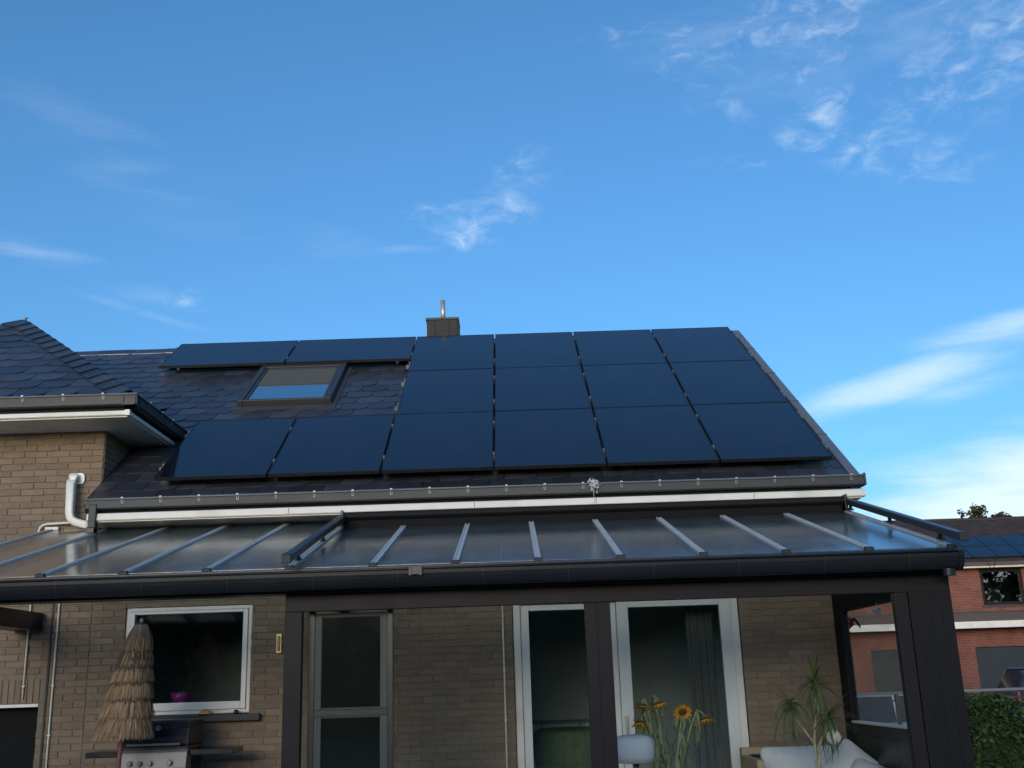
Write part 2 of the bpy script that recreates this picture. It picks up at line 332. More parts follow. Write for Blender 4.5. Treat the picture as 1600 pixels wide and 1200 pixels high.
# ------------------------------------------------------------------ ground
def ground_z(y): return 0.0 if y < 13 else (-.45*min(1, (y-13)/8.0))
gys = [-300, -60, -20, 0, 13, 15, 17, 19, 21, 30, 60, 120, 400, 1200]; gxs = [-800, -100, -30, 0, 30, 100, 800]
mb = MB(); mb.v = [(x, y, ground_z(y)) for y in gys for x in gxs]
mb.f = [(j*7+i, j*7+i+1, (j+1)*7+i+1, (j+1)*7+i) for j in range(len(gys)-1) for i in range(6)]
tag(mb.build('ground', 'grass'), kind='structure')
mb = MB().box(-9, 4.4, 1.5, 10.9, -.1, .02); patio = tag(mb.build('patio', 'paving'), kind='structure')  # mostly out of view, kept pale to bounce light onto the facade
mb = MB().box(4.8, 60, 21.2, 46, -.6, -.43); tag(mb.build('road', 'asphalt'), kind='structure')

# ------------------------------------------------------------------ the brown brick house
YW = 10.98; TT = .583425; TAN = math.tan(TT); CS, SN = math.cos(TT), math.sin(TT)
EX, EY = -1.3125, 10.6595; EZ = 3.626                         # lower left corner of the panel grid's first full column
def zroof(y): return EZ-.15/CS+TAN*(y-EY)
house = thing('brick_house', (-.5, YW, 0), 'long brown brick house with slate roof, skylight and hipped wing', 'house')
BW, BH = .237, .0668                                           # brick module
H_MAIN = [(-3.93, -2.65, 1.30, 2.36), (-.03, 2.26, -.1, 2.34), (-2.12, -1.24, -.1, -.05)]
H_WING = [(-5.9, -4.735, -.1, 1.425)]
def wall_sheet(x0, x1, z0, z1, holes, y, depth):
    xs = sorted({x0, x1, *[h[0] for h in holes], *[h[1] for h in holes]}); xs = [x for x in xs if x0 <= x <= x1]
    zs = sorted({z0, z1, *[h[2] for h in holes], *[h[3] for h in holes]}); zs = [z for z in zs if z0 <= z <= z1]
    mb = MB()
    for a, b in zip(xs, xs[1:]):
        for c, d in zip(zs, zs[1:]):
            mx, mz = (a+b)/2, (c+d)/2
            if any(h[0] < mx < h[1] and h[2] < mz < h[3] for h in holes): continue
            for yy in (y, y+depth): mb.add([(a, yy, c), (b, yy, c), (b, yy, d), (a, yy, d)], [(0, 1, 2, 3)])
    for a, b, c, d in holes:
        c2 = max(c, z0); a2 = max(a, x0); b2 = min(b, x1); d2 = min(d, z1)
        for P in ([(a2, y, c2), (a2, y+depth, c2), (a2, y+depth, d2), (a2, y, d2)], [(b2, y, c2), (b2, y+depth, c2), (b2, y+depth, d2), (b2, y, d2)],
                  [(a2, y, d2), (b2, y, d2), (b2, y+depth, d2), (a2, y+depth, d2)], [(a2, y, c2), (b2, y, c2), (b2, y+depth, c2), (a2, y+depth, c2)]):
            mb.add(P, [(0, 1, 2, 3)])
    for P in ([(x0, y, z0), (x0, y+depth, z0), (x0, y+depth, z1), (x0, y, z1)], [(x1, y, z0), (x1, y+depth, z0), (x1, y+depth, z1), (x1, y, z1)], [(x0, y, z1), (x1, y, z1), (x1, y+depth, z1), (x0, y+depth, z1)]):
        mb.add(P, [(0, 1, 2, 3)])
    return mb
def brick_cells(x0, x1, z0, z1, holes):
    out = []; k = 0; z = z0
    while z+BH <= z1+.02:
        o = (BW/2 if k % 2 else 0)+rnd.uniform(-.012, .012); x = math.floor((x0-o)/BW)*BW+o
        while x < x1:
            a, b = max(x, x0), min(x+BW, x1); segs = [(a, b)]
            for h in holes:
                if z+BH > h[2]+.012 and z < h[3]-.012:
                    ns = []
                    for p, q in segs:
                        if q <= h[0] or p >= h[1]: ns.append((p, q)); continue
                        if p < h[0]: ns.append((p, h[0]+.005))
                        if q > h[1]: ns.append((h[1]-.005, q))
                    segs = ns
            for p, q in segs:
                if q-p > .035: out.append((p, q, z, z+BH))
            x += BW
        z += BH; k += 1
    return out
bm_cache = {}
def brick_mesh(w, h=BH-.009):
    key = (round(w/.012), round(h*1000))
    if key not in bm_cache:
        w2 = key[0]*.012; c = .0025; d = .0055; mb = MB()     # chamfered face of a brick, proud of the mortar
        o = [(-w2/2, 0, -h/2), (w2/2, 0, -h/2), (w2/2, 0, h/2), (-w2/2, 0, h/2)]
        i = [(-w2/2+c, -d, -h/2+c), (w2/2-c, -d, -h/2+c), (w2/2-c, -d, h/2-c), (-w2/2+c, -d, h/2-c)]
        m_ = [(-w2/2, -d+c, -h/2), (w2/2, -d+c, -h/2), (w2/2, -d+c, h/2), (-w2/2, -d+c, h/2)]
        mb.add(o+m_+i, [(0, 1, 5, 4), (1, 2, 6, 5), (2, 3, 7, 6), (3, 0, 4, 7), (4, 5, 9, 8), (5, 6, 10, 9), (6, 7, 11, 10), (7, 4, 8, 11), (8, 9, 10, 11)])
        bm_cache[key] = mb.mesh('brick', 'brick')
    return bm_cache[key]
def bricks(parent, cells, y, single, far_name='brick_field', rotz=0, org=(0, 0)):
    big = MB()
    for (a, b, c, d) in cells:
        me = brick_mesh(b-a-.009); px, pz = (a+b)/2, (c+d)/2
        dep = rnd.gauss(0, .0016); tw = R(rnd.gauss(0, .5)); tz = R(rnd.gauss(0, .45))
        if rotz: mw = Matrix.Translation((org[0], org[1]+px, pz)) @ Matrix.Rotation(rotz, 4, 'Z') @ Euler((0, tw, tz)).to_matrix().to_4x4()
        else: mw = Matrix.Translation((px, y+dep, pz+rnd.gauss(0, .0008))) @ Euler((0, tw, tz)).to_matrix().to_4x4()
        if single(a, b, c, d): put('brick', me, parent, mw)
        else: big.add([mw @ v.co for v in me.vertices], [tuple(p.vertices) for p in me.polygons])
    if big.v: tag(bld(big, far_name, 'brick', parent), kind='stuff')
wall = bld(wall_sheet(-4.27, 3.3, -.1, 3.28, H_MAIN[:2], YW+.004, .24), 'wall', 'mortar', house)
wing_wall = bld(wall_sheet(-8.6, -4.27, -.1, 4.26, H_WING, YW+.004, .24), 'wing_wall', 'mortar', house)
nb = [0]
def sel_main(a, b, c, d):
    vis = (b > -4.27 and a < -3.9 and .72 < d < 2.32) or (b > -2.66 and a < -1.78 and .72 < d < 2.34)
    vis = vis or (-4.3 < a and b < -2.66 and 1.0 < d < 1.31 and a > -3.1)
    return vis
def sel_wing(a, b, c, d):
    return (b > -5.45 and d > 3.10 and d < 4.28) or (b > -5.2 and .78 < d < 2.2)
cm = brick_cells(-4.27, 3.3, 0, 3.26, H_MAIN[:2]); cw = brick_cells(-8.6, -4.27, 0, 4.25, H_WING+[(-5.9, -4.68, 1.46, 1.70)])
bricks(wall, cm, YW, sel_main); bricks(wing_wall, cw, YW, sel_wing)
# soldier course over the low opening
for i in range(18):
    x = -4.70-.062*i
    put('brick', brick_mesh(.228, .05), wing_wall, Matrix.Translation((x, YW+rnd.gauss(0, .0015), 1.58)) @ Matrix.Rotation(R(90), 4, 'Y'))
lint = bld(MB().box(-5.9, -4.735, YW-.012, YW+.2, 1.428, 1.456), 'lintel', 'white', house)
opening = bld(MB().box(-5.88, -4.74, YW+.16, YW+.2, 0, 1.42), 'dark_door', 'void', house)  # dark sheet standing in for the opening's unlit depth
# wing's side wall, triangular above the main roof
side = bld(MB().add([(-4.268, YW, 3.2), (-4.268, 15.0, 3.2), (-4.268, 15.0, 4.26), (-4.268, YW, 4.26)], [(0, 1, 2, 3)]), 'wing_side_wall', 'mortar', house)
bricks(side, brick_cells(YW, 12.4, 3.47, 4.25, []), 0, lambda *a: False, rotz=R(90), org=(-4.266, 0))
# vertical joint beside the wing and rest of the shell
bld(MB().box(-4.675, -4.655, YW-.016, YW, .0, 2.55), 'movement_joint', 'rubber', house)
shell = MB()
for q in ((YW+.246, 11.9, -.5, 3.28), (13.6, 19.9, -.5, 3.28), (11.9, 13.6, -.5, .9), (11.9, 13.6, 2.3, 3.28)): shell.box(3.06, 3.3, *q)
shell.box(-8.6, -8.36, YW+.246, 19.9, -.5, 4.2); 
for q in ((-8.6, -3.8, -.5, 3.3), (-.4, 3.3, -.5, 3.3), (-3.8, -.4, -.5, .7), (-3.8, -.4, 2.4, 3.3)): shell.box(q[0], q[1], 19.7, 19.94, q[2], q[3])
shell.add([(3.297, YW, 3.28), (3.297, 19.9, 3.28), (3.297, 15.25, 6.35)], [(0, 1, 2)]); shell.add([(-8.5, YW, 3.28), (-8.5, 19.9, 3.28), (-8.5, 15.25, 6.35)], [(0, 1, 2)])
bld(shell, 'outer_wall', 'wallbrick', house)
room = MB()
room.add([(-8.3, 11.24, 2.75), (3.05, 11.24, 2.75), (3.05, 19.68, 2.75), (-8.3, 19.68, 2.75)], [(0, 1, 2, 3)])
for q in ((-8.3, -3.8, 0, 2.75), (-.4, 3.05, 0, 2.75), (-3.8, -.4, 0, .7), (-3.8, -.4, 2.4, 2.75)): room.add([(q[0], 19.68, q[2]), (q[1], 19.68, q[2]), (q[1], 19.68, q[3]), (q[0], 19.68, q[3])], [(0, 1, 2, 3)])
for q in ((11.24, 11.9, 0, 2.75), (13.6, 19.68, 0, 2.75), (11.9, 13.6, 0, .9), (11.9, 13.6, 2.3, 2.75)): room.add([(3.05, q[0], q[2]), (3.05, q[1], q[2]), (3.05, q[1], q[3]), (3.05, q[0], q[3])], [(0, 1, 2, 3)])
for x in (-8.3, ): room.add([(x, 11.24, 0), (x, 19.68, 0), (x, 19.68, 2.75), (x, 11.24, 2.75)], [(0, 1, 2, 3)])
bld(room, 'room_wall', 'room', house)
bld(MB().box(-8.3, 3.05, 11.0, 19.68, -.02, .03), 'room_floor', 'floor', house)
bld(MB().box(-.25, 3.04, 13.75, 13.85, .03, 2.74).box(-.35, -.25, 11.24, 13.85, .03, 2.74).box(-5.0, -2.0, 13.2, 13.3, .03, 2.74), 'added_pale_wall', 'room', house)  # pale walls added to catch light behind the glass

fill_gable_frame = frame_rect(MB(), 11.9, 13.6, .9, 2.3, 0, .08, .07); fill_gable_frame.xf(Matrix(((0, -1, 0, 3.22), (1, 0, 0, 0), (0, 0, 1, 0), (0, 0, 0, 1))))
fill_rear_win = bld(frame_rect(MB(), -3.8, -.4, .7, 2.4, 19.76, 19.84, .07), 'window', 'white', house); bld(MB().box(-3.73, -.47, 19.79, 19.798, .77, 2.33), 'pane', 'wglass', fill_rear_win)  # unseen rear window added to let daylight into the rooms
fill_gable_win = bld(fill_gable_frame, 'window', 'white', house); bld(MB().box(3.17, 3.178, 11.97, 13.53, .97, 2.23), 'pane', 'wglass', fill_gable_win)  # unseen gable window added to light the living room
# ---- main roof
RY0, RYR = 10.55, 15.25
nrm_r = Vector((0, -SN, CS)); upv = Vector((0, CS, SN))
def rp(x, s, h=0.0): return Vector((x, RY0, zroof(RY0)))+upv*s+nrm_r*h        # roof point: x, distance up the slope, height over it
SL = (RYR-RY0)/CS
def zwing(x): return 4.50+(-3.93-x)*.7305                                    # wing's right-hand slope
deck = MB().hexa([rp(-4.27, 0, -.12), rp(3.46, 0, -.12), rp(3.46, SL, -.12), rp(-4.27, SL, -.12)], [rp(-4.27, 0, -.02), rp(3.46, 0, -.02), rp(3.46, SL, -.02), rp(-4.27, SL, -.02)])
deck.hexa([rp(-8.6, 2.6, -.12), rp(-4.27, 2.6, -.12), rp(-4.27, SL, -.12), rp(-8.6, SL, -.12)], [rp(-8.6, 2.6, -.02), rp(-4.27, 2.6, -.02), rp(-4.27, SL, -.02), rp(-8.6, SL, -.02)])
back = Vector((0, CS, -SN)); rt0 = rp(0, SL, -.02)
deck.add([(-8.6, rt0.y, rt0.z), (3.46, rt0.y, rt0.z), (3.46, rt0.y+4.9, rt0.z-4.9*TAN), (-8.6, rt0.y+4.9, rt0.z-4.9*TAN)], [(0, 1, 2, 3)])
roof = bld(deck, 'roof', 'deck', house)
SW, SE = .335, .235                                                          # slate width, exposure
def slate_mesh(cut=.085):
    w = SW-.006; L = SE+.075; t = .007; mb = MB()
    pts = [(0, 0), (w-cut, 0), (w-cut*.35, .028), (w, .075), (w, L), (0, L)]
    lo = [(p[0]-w/2, p[1], .011*(1-p[1]/L)) for p in pts]; hi = [(p[0], p[1], p[2]+t) for p in lo]; n = len(pts)
    mb.add(lo+hi, [tuple(range(n, 2*n))]+[(i, (i+1) % n, n+(i+1) % n, n+i) for i in range(n)])
    return mb.mesh('slate', 'slate')
slate = slate_mesh()
rows_pan = [(-3.62, 3.30, .0, 1.85), (-1.31, 3.30, 1.7, 5.4), (-4.82, -1.3, 4.2, 5.4)]   # x0,x1,s0,s1 covered by panels (approx.)
basis = Matrix(((1, 0, 0), (0, CS, -SN), (0, SN, CS))).to_4x4()
far = MB(); cnt = 0
r = 0
while r*SE < SL-.05:
    s0 = r*SE; x = -8.6+(SW*.5 if r % 2 else 0)
    while x < 3.40:
        xc = x+SW/2; p = rp(xc, s0); x += SW
        zc_ = p.z
        lowz = s0 < 2.6
        if lowz and xc < -4.27-SW*.5: continue
        if not lowz and xc < -4.27 and zc_ < zwing(xc)-.5: continue
        if s0+SE+.08 > SL: continue
        mw = Matrix.Translation(p+nrm_r*.002) @ basis @ Euler((R(rnd.gauss(0, .25)), R(rnd.gauss(0, .2)), R(rnd.gauss(0, .5)))).to_matrix().to_4x4()
        hid = any(a+.15 < xc < b-.15 and c+.25 < s0 < d-.15 for a, b, c, d in rows_pan) or (-3.25 < xc < -2.35 and 2.9 < s0 < 4.2)
        vis = (not hid) and xc > -7.0 and s0 > .2
        edge = (lowz and xc-SW/2 < -4.265) or xc+SW/2 > 3.41
        if edge:
            g = []
            for v in slate.vertices:
                q = mw @ v.co; q.x = min(3.412, q.x) if xc > 0 else max(-4.262, q.x); g.append(q)
            far.add(g, [tuple(q.vertices) for q in slate.polygons]); continue
        if vis and cnt < 232: put('slate', slate, roof, mw); cnt += 1
        elif not hid or s0 < .5: far.add([mw @ v.co for v in slate.vertices], [tuple(q.vertices) for q in slate.polygons])
    r += 1
tag(bld(far, 'slate_field', 'slate', roof), kind='stuff')
# ridge caps, verge trim
for i in range(24):
    x0 = -8.6+i*.50; top = rp(0, SL)
    mb = MB().prism([(top.y-.16, top.z-.105), (top.y, top.z+.005), (top.y+.16, top.z-.105), (top.y+.16, top.z-.085), (top.y, top.z+.028), (top.y-.16, top.z-.085)], 'x', x0, x0+.53)
    mb.xf(Matrix.Translation((0, 0, .004*(i % 2)))); bld(mb, 'ridge_cap', 'slate', roof)
vg = MB().hexa([rp(3.40, -.05, -.10), rp(3.50, -.05, -.10), rp(3.50, SL, -.10), rp(3.40, SL, -.10)], [rp(3.40, -.05, .035), rp(3.50, -.05, .035), rp(3.50, SL, .035), rp(3.40, SL, .035)])
verge = bld(vg, 'verge_trim', 'zincedge', roof, bev=.006)
for s in (1.15, 2.3, 3.45, 4.6): bld(MB().hexa([rp(3.398, s, .0), rp(3.503, s, .0), rp(3.503, s+.012, .0), rp(3.398, s+.012, .0)], [rp(3.398, s, .039), rp(3.503, s, .039), rp(3.503, s+.012, .039), rp(3.398, s+.012, .039)]), 'verge_seam', 'lead', verge)
# ---- gutters, fascia, soffit
def gutter_prof(yf, zt, zb, depth):
    return [(yf, zt), (yf, zt-.012), (yf+.012, zt-.012), (yf+.012, zb+.012), (yf+.03, zb), (yf+depth, zb), (yf+depth, zt+.02), (yf+depth-.008, zt+.02), (yf+depth-.008, zb+.012), (yf+.034, zb+.012), (yf+.02, zb+.018), (yf+.02, zt)]
gut = bld(MB().prism(gutter_prof(10.42, 3.383, 3.283, .14), 'x', -4.205, 3.505), 'gutter', 'zinc', house)
bld(MB().tube([(-4.21, 10.424, 3.381), (3.51, 10.424, 3.381)], .009, 8), 'gutter_bead', 'zincedge', gut)
bld(MB().box(3.495, 3.512, 10.415, 10.56, 3.28, 3.40), 'gutter_end', 'zinc', gut)
def clip_mb(x, yf, zt):
    mb = MB().box(x-.011, x+.011, yf-.012, yf+.02, zt-.002, zt+.012)
    for dx in (-.010, .007): mb.box(x+dx, x+dx+.003, yf+.005, yf+.0118, zt-.046, zt-.002)
    mb.box(x-.010, x+.010, yf+.005, yf+.0118, zt-.049, zt-.046); return mb
for i in range(20): bld(clip_mb(-3.84+i*.3795, 10.42, 3.383), 'gutter_bracket', 'steel', gut)
for i in range(20): bld(MB().box(-3.842+i*.3795, -3.837+i*.3795, 10.4275, 10.4325, 3.287, 3.325), 'bracket_strap', 'lead', gut)
fas = bld(MB().prism([(10.455, 3.172), (10.448, 3.182), (10.455, 3.240), (10.475, 3.248), (10.52, 3.248), (10.52, 3.172)], 'x', -4.19, 3.50), 'fascia', 'white', house)
bld(MB().box(-4.19, 3.47, 10.475, YW, 3.160, 3.171), 'soffit', 'soffit', house)
bld(MB().box(-4.19, 3.30, 10.52, 10.56, 3.248, 3.36), 'eave_board', 'deck', house)
for x in (-.365, .84, 2.4, -2.2): bld(MB().box(x-.002, x+.002, 10.4465, 10.449, 3.182, 3.238), 'fascia_joint', 'lead', fas)
# downpipe stub from the gutter, white duct, thin pale pipes
dp = bld(MB().box(-4.165, -4.09, 10.42, 10.50, 3.10, 3.335), 'downpipe', 'zinc', house, bev=.008)
bld(MB().box(-4.18, -4.10, 10.43, 10.52, 3.05, 3.112), 'downpipe_shoe', 'gut', dp, bev=.006)
duct = thing('vent_duct', (-4.53, 10.9, 3.2), 'white plastic vent duct on the brown wing wall', 'duct')
def rrect(w, d, r, n=5):
    out = []
    for cx, cy, a0 in ((w/2-r, d/2-r, 0), (-w/2+r, d/2-r, 90), (-w/2+r, -d/2+r, 180), (w/2-r, -d/2+r, 270)):
        for i in range(n): a = R(a0+90*i/(n-1)); out.append((cx+r*math.cos(a), cy+r*math.sin(a)))
    return out
def sweep(path, w, d, r):
    """path: (point, axis-u, axis-v) frames"""
    mb = MB(); pr = rrect(w, d, r); n = len(pr)
    for p, u, v in path:
        p, u, v = Vector(p), Vector(u), Vector(v); mb.v += [tuple(p+u*a+v*b) for a, b in pr]
    for i in range(len(path)-1):
        for j in range(n): mb.f.append((i*n+j, i*n+(j+1) % n, (i+1)*n+(j+1) % n, (i+1)*n+j))
    mb.f.append(tuple(range(n-1, -1, -1))); mb.f.append(tuple((len(path)-1)*n+j for j in range(n))); return mb
X_, Y_, Z_ = (1, 0, 0), (0, 1, 0), (0, 0, 1)
path = [((-4.535, 10.94, 3.705), X_, Z_), ((-4.535, 10.87, 3.71), X_, (0, .3, .95)), ((-4.535, 10.855, 3.68), X_, (0, .8, .6)), ((-4.535, 10.85, 3.63), X_, Y_), ((-4.525, 10.85, 3.33), X_, Y_),
        ((-4.51, 10.85, 3.27), (.9, 0, .4), Y_), ((-4.46, 10.85, 3.23), (.5, 0, .86), Y_), ((-4.36, 10.86, 3.20), (.25, 0, .97), Y_), ((-4.24, 10.88, 3.17), (.2, 0, .98), Y_)]
bld(sweep(path, .085, .075, .02), 'duct_pipe', 'pvc', duct, smooth=True)
bld(MB().xf(Matrix()).add(*(lambda m_: (m_.v, m_.f))(sweep([((-4.49, YW-.035, 3.70), X_, Z_), ((-4.49, YW-.012, 3.70), X_, Z_)], .10, .12, .04))), 'wall_flange', 'pvc', duct, bev=.004)
pipe = thing('bent_pipe', (-4.85, 10.93, 3.1), 'thin pale pipe bending along the wing wall above the glass roof', 'pipe')
bld(MB().tube([(-4.86, 10.93, 3.08), (-4.86, 10.93, 3.17), (-4.85, 10.93, 3.20), (-4.82, 10.93, 3.222), (-4.78, 10.93, 3.232), (-4.52, 10.93, 3.238), (-4.4, 10.93, 3.20), (-4.33, 10.93, 3.12)], .0125, 10), 'pipe_run', 'soffit', pipe, smooth=True)
bld(MB().box(-4.80, -4.66, 10.92, YW-.012, 3.165, 3.20), 'wall_clip', 'soffit', pipe, bev=.004)
for nm, x, z0, z1, lab in (('conduit', -4.60, 0, 2.6, 'thin pale conduit running down the wall left of the straw parasol'), ('conduit', -.124, 0, 2.85, 'thin pale conduit on brick wall beside the white patio door'), ('conduit', -4.89, 1.50, 2.6, 'short pale conduit ending above the low dark opening')):
    mb = MB().tube([(x, YW-.025, z0), (x, YW-.025, z1)], .0085, 8)
    cd = thing(nm, (x, YW-.025, z0), lab, 'conduit'); bld(mb, 'tube', 'soffit', cd, smooth=True)
    for z in (.5, 1.15, 1.62, 2.15):
        if z0 < z < z1: bld(MB().box(x-.012, x+.016, YW-.036, YW-.012, z, z+.014), 'saddle', 'soffit', cd)

# ---- wing roof (hipped)
WE = Vector((-3.87, 10.47, 4.46)); AP = Vector((-6.06, 12.66, 6.06)); WL = Vector((-8.25, 10.47, 4.46))
ka = math.atan2(AP.z-WE.z, AP.y-WE.y); kc, ks = math.cos(ka), math.sin(ka)
wd = MB().add([WL, WE, AP], [(0, 1, 2)])
RB = Vector((-6.06, 15.0, 6.06)); EB = Vector((-3.87, 12.6, 4.46))
wd.add([WE, (-3.87, 15.0, 4.46), RB, AP], [(0, 1, 2, 3)]); wd.add([WL, (-8.25, 15.0, 4.46), RB, AP], [(0, 1, 2, 3)])
wd.add([(WL.x, WL.y, WL.z-.06), (WE.x, WE.y, WE.z-.06), (WE.x, 14, WE.z-.06), (WL.x, 14, WL.z-.06)], [(0, 1, 2, 3)])
wroof = bld(wd, 'wing_roof', 'deck', house)
upw = Vector((0, kc, ks)); nw = Vector((0, -ks, kc)); bw = Matrix(((1, 0, 0), (0, kc, -ks), (0, ks, kc))).to_4x4()
LS = (AP-WE).yz.length if hasattr((AP-WE), 'yz') else 0
LS = math.hypot(AP.y-WE.y, AP.z-WE.z); far = MB(); wc = 0
def clip_slate(mw, half):  # slates near a hip are cut by it
    return half
r = 0
while r*SE < LS-.1:
    s0 = r*SE-.02; x = -8.4+(SW*.5 if r % 2 else 0)
    while x < -3.7:
        xc = x+SW/2; x += SW; p = Vector((0, WE.y, WE.z))+upw*s0; p.x = xc
        lim = (WE.x-AP.x)*(1-(s0+.05)/LS)
        if abs(xc-AP.x) > lim+SW*.25: continue
        mw = Matrix.Translation(p+nw*.014) @ bw @ Euler((R(rnd.gauss(0, .25)), R(rnd.gauss(0, .2)), R(rnd.gauss(0, .5)))).to_matrix().to_4x4()
        if abs(xc-AP.x) > lim-SW*.95:      # cut against the hip
            g = MB(); k = (WE.x-AP.x)/LS
            for v in slate.vertices:
                q = mw @ v.co; sl = (q-Vector((0, WE.y, WE.z))).dot(upw); mxx = max(0, (WE.x-AP.x)-k*sl)
                q.x = min(AP.x+mxx, max(AP.x-mxx, q.x)); g.v.append(tuple(q))
            g.f = [tuple(q.vertices) for q in slate.polygons]
            far.add(g.v, g.f); continue
        if xc > -5.6 and wc < 68: put('slate', slate, wroof, mw); wc += 1
        else: far.add([mw @ v.co for v in slate.vertices], [tuple(q.vertices) for q in slate.polygons])
    r += 1
# right-hand slope of the wing (edge-on from here)
kr = Vector((-(WE.x-AP.x), 0, AP.z-WE.z)); lr = kr.length; kr.normalize(); nr = Vector((-kr.z, 0, kr.x)); nr = nr if nr.z > 0 else -nr
br_ = Matrix(((0, kr.x, nr.x), (1, kr.y, nr.y), (0, kr.z, nr.z))).to_4x4()
for r in range(int(lr/SE)):
    y = WE.y+r*SE+.35+(SW*.5 if r % 2 else 0)
    while y < 14.6:
        p = Vector((WE.x, y, WE.z))+kr*(r*SE); y += SW
        if p.z < zroof(p.y)-.2: break
        mw = Matrix.Translation(p+nr*.014) @ br_
        far.add([mw @ v.co for v in slate.vertices], [tuple(q.vertices) for q in slate.polygons])
tag(bld(far, 'slate_field', 'slate', wroof), kind='stuff')
# hip slates, overlapping pieces along the hips
for A, B, sg in ((WE, AP, 1), (WL, AP, -1)):
    d = (B-A); L = d.length; d.normalize(); w1 = Vector((-sg, 0, 0))-d*Vector((-sg, 0, 0)).dot(d)
    nf = nw; nside = Vector((sg*ks, 0, kc))
    lat_f = d.cross(nf).normalized(); lat_f = lat_f if lat_f.x*sg < 0 else -lat_f
    lat_s = d.cross(nside).normalized(); lat_s = lat_s if lat_s.y > 0 else -lat_s
    n = 15
    for i in range(n):
        a = A+d*(L*i/n-.02); b = A+d*min(L*(i+1)/n+.06, L); up2 = (nf+nside).normalized()
        ha, hb = .046, .026
        mb = MB()
        for lat, nn in ((lat_f, nf), (lat_s, nside)):
            q = [a+nn*(ha)+lat*.17, a+up2*(ha+.016), b+up2*(hb+.016), b+nn*hb+lat*.17]
            mb.hexa([v-nn*.009 for v in q], q)
        bld(mb, 'hip_slate', 'slate', wroof)
bld(MB().prism([(-6.17, 6.01), (-6.06, 6.10), (-5.95, 6.01), (-5.95, 6.028), (-6.06, 6.125), (-6.17, 6.028)], 'y', 12.66, 12.93), 'ridge_cap', 'slate', wroof)
for i in range(5):
    y0 = 12.9+i*.45; bld(MB().prism([(-6.22, 6.0), (-6.06, 6.105), (-5.90, 6.0), (-5.90, 6.02), (-6.06, 6.13), (-6.22, 6.02)], 'y', y0, y0+.47), 'ridge_cap', 'slate', wroof)
# wing gutter (front + right return), fascia, soffit
wg = bld(MB().prism(gutter_prof(10.33, 4.432, 4.318, .14), 'x', -8.4, -3.73), 'wing_gutter', 'zinc', house)
pr2 = [(-3.73-(q[0]-10.33), q[1]) for q in gutter_prof(10.33, 4.432, 4.318, .14)]
bld(MB().prism(pr2, 'y', 10.331, 12.15), 'gutter_return', 'zinc', wg)
bld(MB().tube([(-8.4, 10.334, 4.43), (-3.732, 10.334, 4.43), (-3.732, 12.15, 4.43)], .009, 8), 'gutter_bead', 'zincedge', wg)
for x in (-5.72, -5.3, -4.88, -4.47, -4.07): bld(clip_mb(x, 10.33, 4.432), 'gutter_bracket', 'steel', wg)
for y in (10.75, 11.15, 11.5):
    mb = clip_mb(0, 0, 0); mb.xf(Matrix.Translation((-3.73, y, 4.432)) @ Matrix.Rotation(R(90), 4, 'Z')); bld(mb, 'gutter_bracket', 'zincedge', wg)
bld(MB().prism([(10.385, 4.222), (10.378, 4.23), (10.385, 4.268), (10.40, 4.275), (10.43, 4.275), (10.43, 4.222)], 'x', -8.4, -3.815), 'wing_fascia', 'white', house)
bld(MB().prism([(-3.815, 4.222), (-3.808, 4.23), (-3.815, 4.268), (-3.83, 4.275), (-3.86, 4.275), (-3.86, 4.222)], 'y', 10.379, 12.1), 'wing_fascia', 'white', house)
bld(MB().box(-3.855, -3.806, 10.372, 10.43, 4.219, 4.277), 'fascia_corner', 'white', house)
bld(MB().box(-8.4, -3.84, 10.41, 12.05, 4.208, 4.221), 'wing_soffit', 'soffit', house)
bld(MB().box(-8.4, -3.88, 10.43, 10.47, 4.276, 4.42), 'eave_board', 'deck', house)
bld(MB().box(-3.92, -3.87, 10.47, 12.1, 4.276, 4.42), 'eave_board', 'deck', house)
# ---- skylight
def rb(mb, x0, x1, s0, s1, h0, h1):
    return mb.hexa([rp(x0, s0, h0), rp(x1, s0, h0), rp(x1, s1, h0), rp(x0, s1, h0)], [rp(x0, s0, h1), rp(x1, s0, h1), rp(x1, s1, h1), rp(x0, s1, h1)])
KX0, KX1 = -3.375, -2.205; KS0 = (12.86-RY0)/CS; KS1 = (14.14-RY0)/CS
sky_l = bld(rb(MB(), KX0-.06, KX1+.06, KS0-.10, KS1+.10, .004, .028), 'skylight', 'lead', house)
fr = MB()
for a, b, c, d in ((KX0, KX0+.070, KS0, KS1), (KX1-.070, KX1, KS0, KS1), (KX0+.070, KX1-.070, KS1-.11, KS1), (KX0+.070, KX1-.070, KS0, KS0+.045)): rb(fr, a, b, c, d, .02, .112)
bld(fr, 'skylight_frame', 'skyframe', sky_l, bev=.006)
sf = MB()
for a, b, c, d in ((KX0+.073, KX0+.110, KS0+.047, KS1-.112), (KX1-.110, KX1-.073, KS0+.047, KS1-.112), (KX0+.112, KX1-.112, KS1-.16, KS1-.112), (KX0+.112, KX1-.112, KS0+.047, KS0+.075)): rb(sf, a, b, c, d, .02, .098)
bld(sf, 'skylight_sash', 'skyframe', sky_l, bev=.004)
bld(rb(MB(), KX0+.10, KX1-.10, KS0+.06, KS1-.13, .074, .082), 'skylight_pane', 'skyglass', sky_l)
bld(rb(MB(), KX0+.112, KX1-.112, KS0+.72, KS1-.162, .0835, .0865), 'awning_blind', 'blind', sky_l)
bld(rb(MB(), KX0+.112, KX1-.112, KS0+.69, KS0+.72, .0835, .094), 'blind_bar', 'greyf', sky_l)
bld(rb(MB(), KX0+.12, KX1-.12, KS0+.07, KS0+.55, -.018, -.012), 'skylight_shade', 'deck', sky_l)
